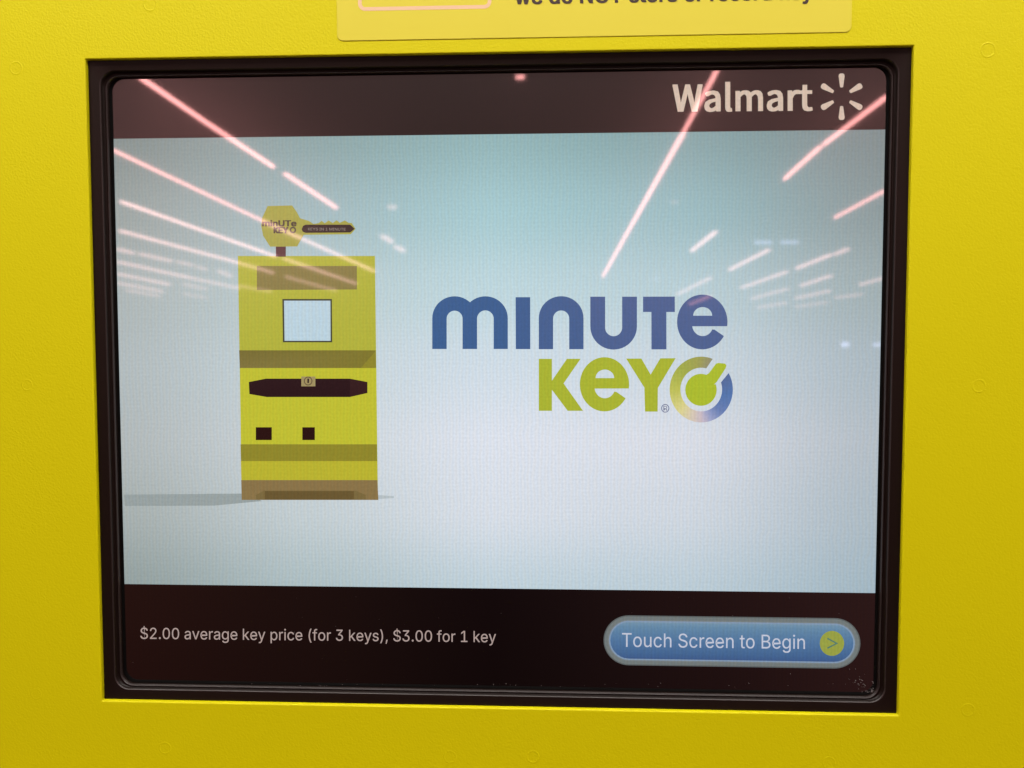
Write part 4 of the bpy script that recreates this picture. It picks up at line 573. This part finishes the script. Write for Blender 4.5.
# x0, y0, x1, y1 (in the mirror picture), tube width in metres, colour, strength, label
TUBES = [
 (141, 77, 202, 119, .075, PINK, 21, 'pink light tube mirrored in the upper left corner of the screen'),
 (202.5, 119.3, 273, 166, .078, PINK, 21, 'pink light tube mirrored just below the upper left corner, crossing into the pale picture'),
 (285, 173, 336, 207, .092, PINK, 17, 'short pink light tube mirrored above the drawn key'),
 (111, 148.5, 262, 220, .070, PINK, 17, 'long pink light tube mirrored between the left screen edge and the drawn key'),
 (262, 220, 374, 270.5, .11, PALE, 10, 'pink light tube mirrored from the drawn key to the top of the drawn kiosk'),
 (121, 201, 276, 256, .082, PALE, 16, 'long pale pink light tube mirrored at the left, third row from the top'),
 (284, 258, 356, 283, .12, PALE, 8, 'pale light tube mirrored across the brown panel of the drawn kiosk'),
 (120, 230, 238, 262, .105, PALE, 11, 'long pale pink light tube mirrored at the left, fourth row from the top'),
 (238, 262, 273, 272, .13, PALE, 7, 'faint light tube mirrored at the left side of the drawn kiosk'),
 (286, 276, 336, 290, .14, PALE, 5, 'faint light tube mirrored above the small screen of the drawn kiosk'),
 (117, 248, 133, 252, .15, PALE, 6, 'tiny faint tube mirrored at the left edge, fifth row'),
 (140, 253, 171, 260, .15, PALE, 5.5, 'short faint tube mirrored in the fifth row, second from the left edge'),
 (178, 261, 192, 264.5, .15, PALE, 4, 'tiny faint tube mirrored in the fifth row, third from the left edge'),
 (197, 266, 206, 268.5, .15, PALE, 3.5, 'tiny faint spot of light mirrored in the fifth row, next to the drawn kiosk'),
 (219, 270, 230, 275, .20, PALE, 3.5, 'small faint light mirrored just left of the drawn kiosk'),
 (118, 261, 190, 277, .15, PALE, 6.5, 'pale light tube mirrored in the sixth row at the left'),
 (190, 277, 239, 287.5, .15, PALE, 5, 'pale light tube mirrored in the sixth row reaching the drawn kiosk'),
 (239, 285, 271, 291, .16, PALE, 4, 'pale light tube mirrored low on the left part of the drawn kiosk'),
 (118, 273, 169, 283.5, .18, PALE, 5.5, 'pale light tube mirrored in the seventh row at the left'),
 (117, 282, 162, 290.5, .18, PALE, 4.5, 'pale light tube mirrored in the eighth row at the left'),
 (184, 283.5, 206, 288, .20, PALE, 2.6, 'faint light tube mirrored in the eighth row away from the screen edge'),
 (127, 289.5, 159, 295, .20, PALE, 3.0, 'lowest faint light tube mirrored at the left'),
 (184, 293, 206, 297, .22, PALE, 2.0, 'lowest faint light tube mirrored between the left rows and the drawn kiosk'),
 (717, 70, 683, 133, .055, PINK, 19, 'pink light tube mirrored across the first letter of the shop name'),
 (682.5, 134, 603, 276, .085, PINK, 17, 'longest pink light tube mirrored right of the middle of the screen'),
 (888, 95, 824.5, 143.3, .075, PINK, 19, 'pink light tube mirrored beside the burst emblem at the right edge'),
 (820.5, 146, 785, 178, .080, PINK, 18, 'short pink light tube mirrored below the burst emblem'),
 (888, 188.5, 835, 217, .085, PINK, 15, 'short pink light tube mirrored at the right edge below the emblem'),
 (716, 231, 692, 250, .13, PALE, 10, 'short pale tube mirrored above the last letters of the blue word'),
 (769, 249, 730, 269, .13, PALE, 9, 'pale tube mirrored above and right of the blue word'),
 (848, 248, 836, 253, .15, PALE, 7, 'tiny pale tube mirrored at the far end of the right row'),
 (831, 254, 797, 267.5, .14, PALE, 8.5, 'pale tube mirrored in the middle of the right row'),
 (787, 271, 742, 287, .14, PALE, 7.5, 'pale tube mirrored at the near end of the right row'),
 (831, 275, 801, 285, .16, PALE, 6.5, 'pale tube mirrored in the second right row, outer one'),
 (788, 288, 752, 298, .17, PALE, 4.5, 'pale tube mirrored in the second right row, inner one'),
 (830, 290, 796, 297.5, .18, PALE, 5, 'pale tube mirrored in the third right row, outer one'),
 (786, 302, 758, 307, .20, PALE, 3.5, 'pale tube mirrored in the third right row, inner one'),
 (827, 301.5, 796, 306, .20, PALE, 3, 'lowest faint tube mirrored in the right rows'),
 (885, 277, 860, 284, .16, PALE, 6, 'pale tube mirrored against the right screen edge'),
 (862, 293.5, 836, 297, .17, PALE, 4, 'faint tube mirrored between the right rows and the screen edge'),
 (711, 277, 678, 293.5, .15, PALE, 5.5, 'faint tube mirrored just above the last letter of the blue word'),
 (710, 295.5, 690, 303.5, .19, PINK, 4.5, 'faint pink tube mirrored on the last letter of the blue word'),
 (524, 75.6, 516.5, 76.4, .07, PINK, 17, 'single small red light mirrored at the top of the screen'),
]
for x0, y0, x1, y1, w, col, e, lb in TUBES:
    p, q = ceiling_point(x0, y0), ceiling_point(x1, y1)
    bar(p, q, w * 1.0, lamp_material(col, round(e * 2.15, 2)), 'ceiling_light_tube', lb, GRP)
for x0, y0, x1, y1, w, e, lb in ((755, 241.2, 771.5, 241.4, .15, 9.0, 'left one of two bluish lamps mirrored right of the blue word'),
                              (781, 241, 798, 241.2, .15, 9.0, 'right one of two bluish lamps mirrored right of the blue word'),
                              (841.5, 342.3, 849, 342.5, .40, 14, 'small bluish lamp mirrored level with the blue word near the right edge'),
                              (873, 342.8, 884, 343, .36, 9, 'bluish lamp mirrored at the very right edge of the screen'),
                              (389.5, 205, 394.5, 206, .17, 9, 'small whitish lamp mirrored right of the drawn key'),
                              (382.5, 235, 391, 240.5, .17, 13, 'small white tube mirrored right of the drawn kiosk top, upper one'),
                              (396, 245.5, 403, 249.5, .18, 12, 'small white tube mirrored right of the drawn kiosk top, lower one'),
                              (654, 277, 658, 277.5, .20, 3.5, 'tiny bluish lamp mirrored above the blue word'),
                              (671, 201, 677, 201.5, .10, 5, 'tiny pink lamp mirrored beside the longest tube')):
    p, q = ceiling_point(x0, y0, 40), ceiling_point(x1, y1, 40)
    bar(p, q, w, lamp_material(COOL if 'bluish' in lb else PALE, e), 'ceiling_light_tube', lb, GRP)

# unseen area light added close above the kiosk so the panel darkens downwards
ld = bpy.data.lights.new('added_panel_light', 'AREA'); ld.shape = 'RECTANGLE'; ld.size = 2.2; ld.size_y = 0.25
ld.energy = 23.5; ld.color = (1.0, 0.98, 0.9)
lo = bpy.data.objects.new('added_panel_light', ld); C.objects.link(lo)
lo.location = KM @ Vector((0.22, -0.64, 0.86)); dv = (KM @ Vector((0.2, 0, -0.1))) - lo.location
lo.rotation_euler = dv.to_track_quat('-Z', 'Y').to_euler()

# ------------------------------------------------------------------ the light of the shop all round
w = bpy.data.worlds.new('World'); S.world = w; w.use_nodes = True
nt = w.node_tree; N = nt.nodes; L = nt.links
bg = N['Background']; tc = N.new('ShaderNodeTexCoord'); sp = N.new('ShaderNodeSeparateXYZ'); L.new(tc.outputs['Generated'], sp.inputs[0])
cr = N.new('ShaderNodeValToRGB'); mr = N.new('ShaderNodeMapRange')
mr.inputs['From Min'].default_value = -0.5; mr.inputs['From Max'].default_value = 0.6
L.new(sp.outputs['Z'], mr.inputs['Value']); L.new(mr.outputs[0], cr.inputs[0])
e = cr.color_ramp.elements
e[0].position = 0.0; e[0].color = (0.05, 0.018, 0.012, 1)
e[1].position = 1.0; e[1].color = (0.62, 0.55, 0.52, 1)
x = cr.color_ramp.elements.new(0.42); x.color = (0.09, 0.045, 0.04, 1)
x = cr.color_ramp.elements.new(0.75); x.color = (0.36, 0.235, 0.22, 1)
L.new(cr.outputs[0], bg.inputs[0]); bg.inputs[1].default_value = 1.0

# ------------------------------------------------------------------ camera
cd = bpy.data.cameras.new('camera'); co = bpy.data.objects.new('camera', cd); C.objects.link(co)
cd.sensor_width = 36; cd.lens = F / 1024 * 36; cd.clip_start = 0.01; cd.clip_end = 300
cm = Matrix((RIGHT, -DOWN, -FWD)).transposed().to_4x4(); cm.translation = CAM
co.matrix_world = KM @ cm
S.camera = co
cd.dof.use_dof = True; cd.dof.focus_distance = 0.389; cd.dof.aperture_fstop = 13
S.view_settings.view_transform = 'Standard'; S.view_settings.look = 'None'; S.view_settings.exposure = 0; S.view_settings.gamma = 1
S.render.engine = 'CYCLES'
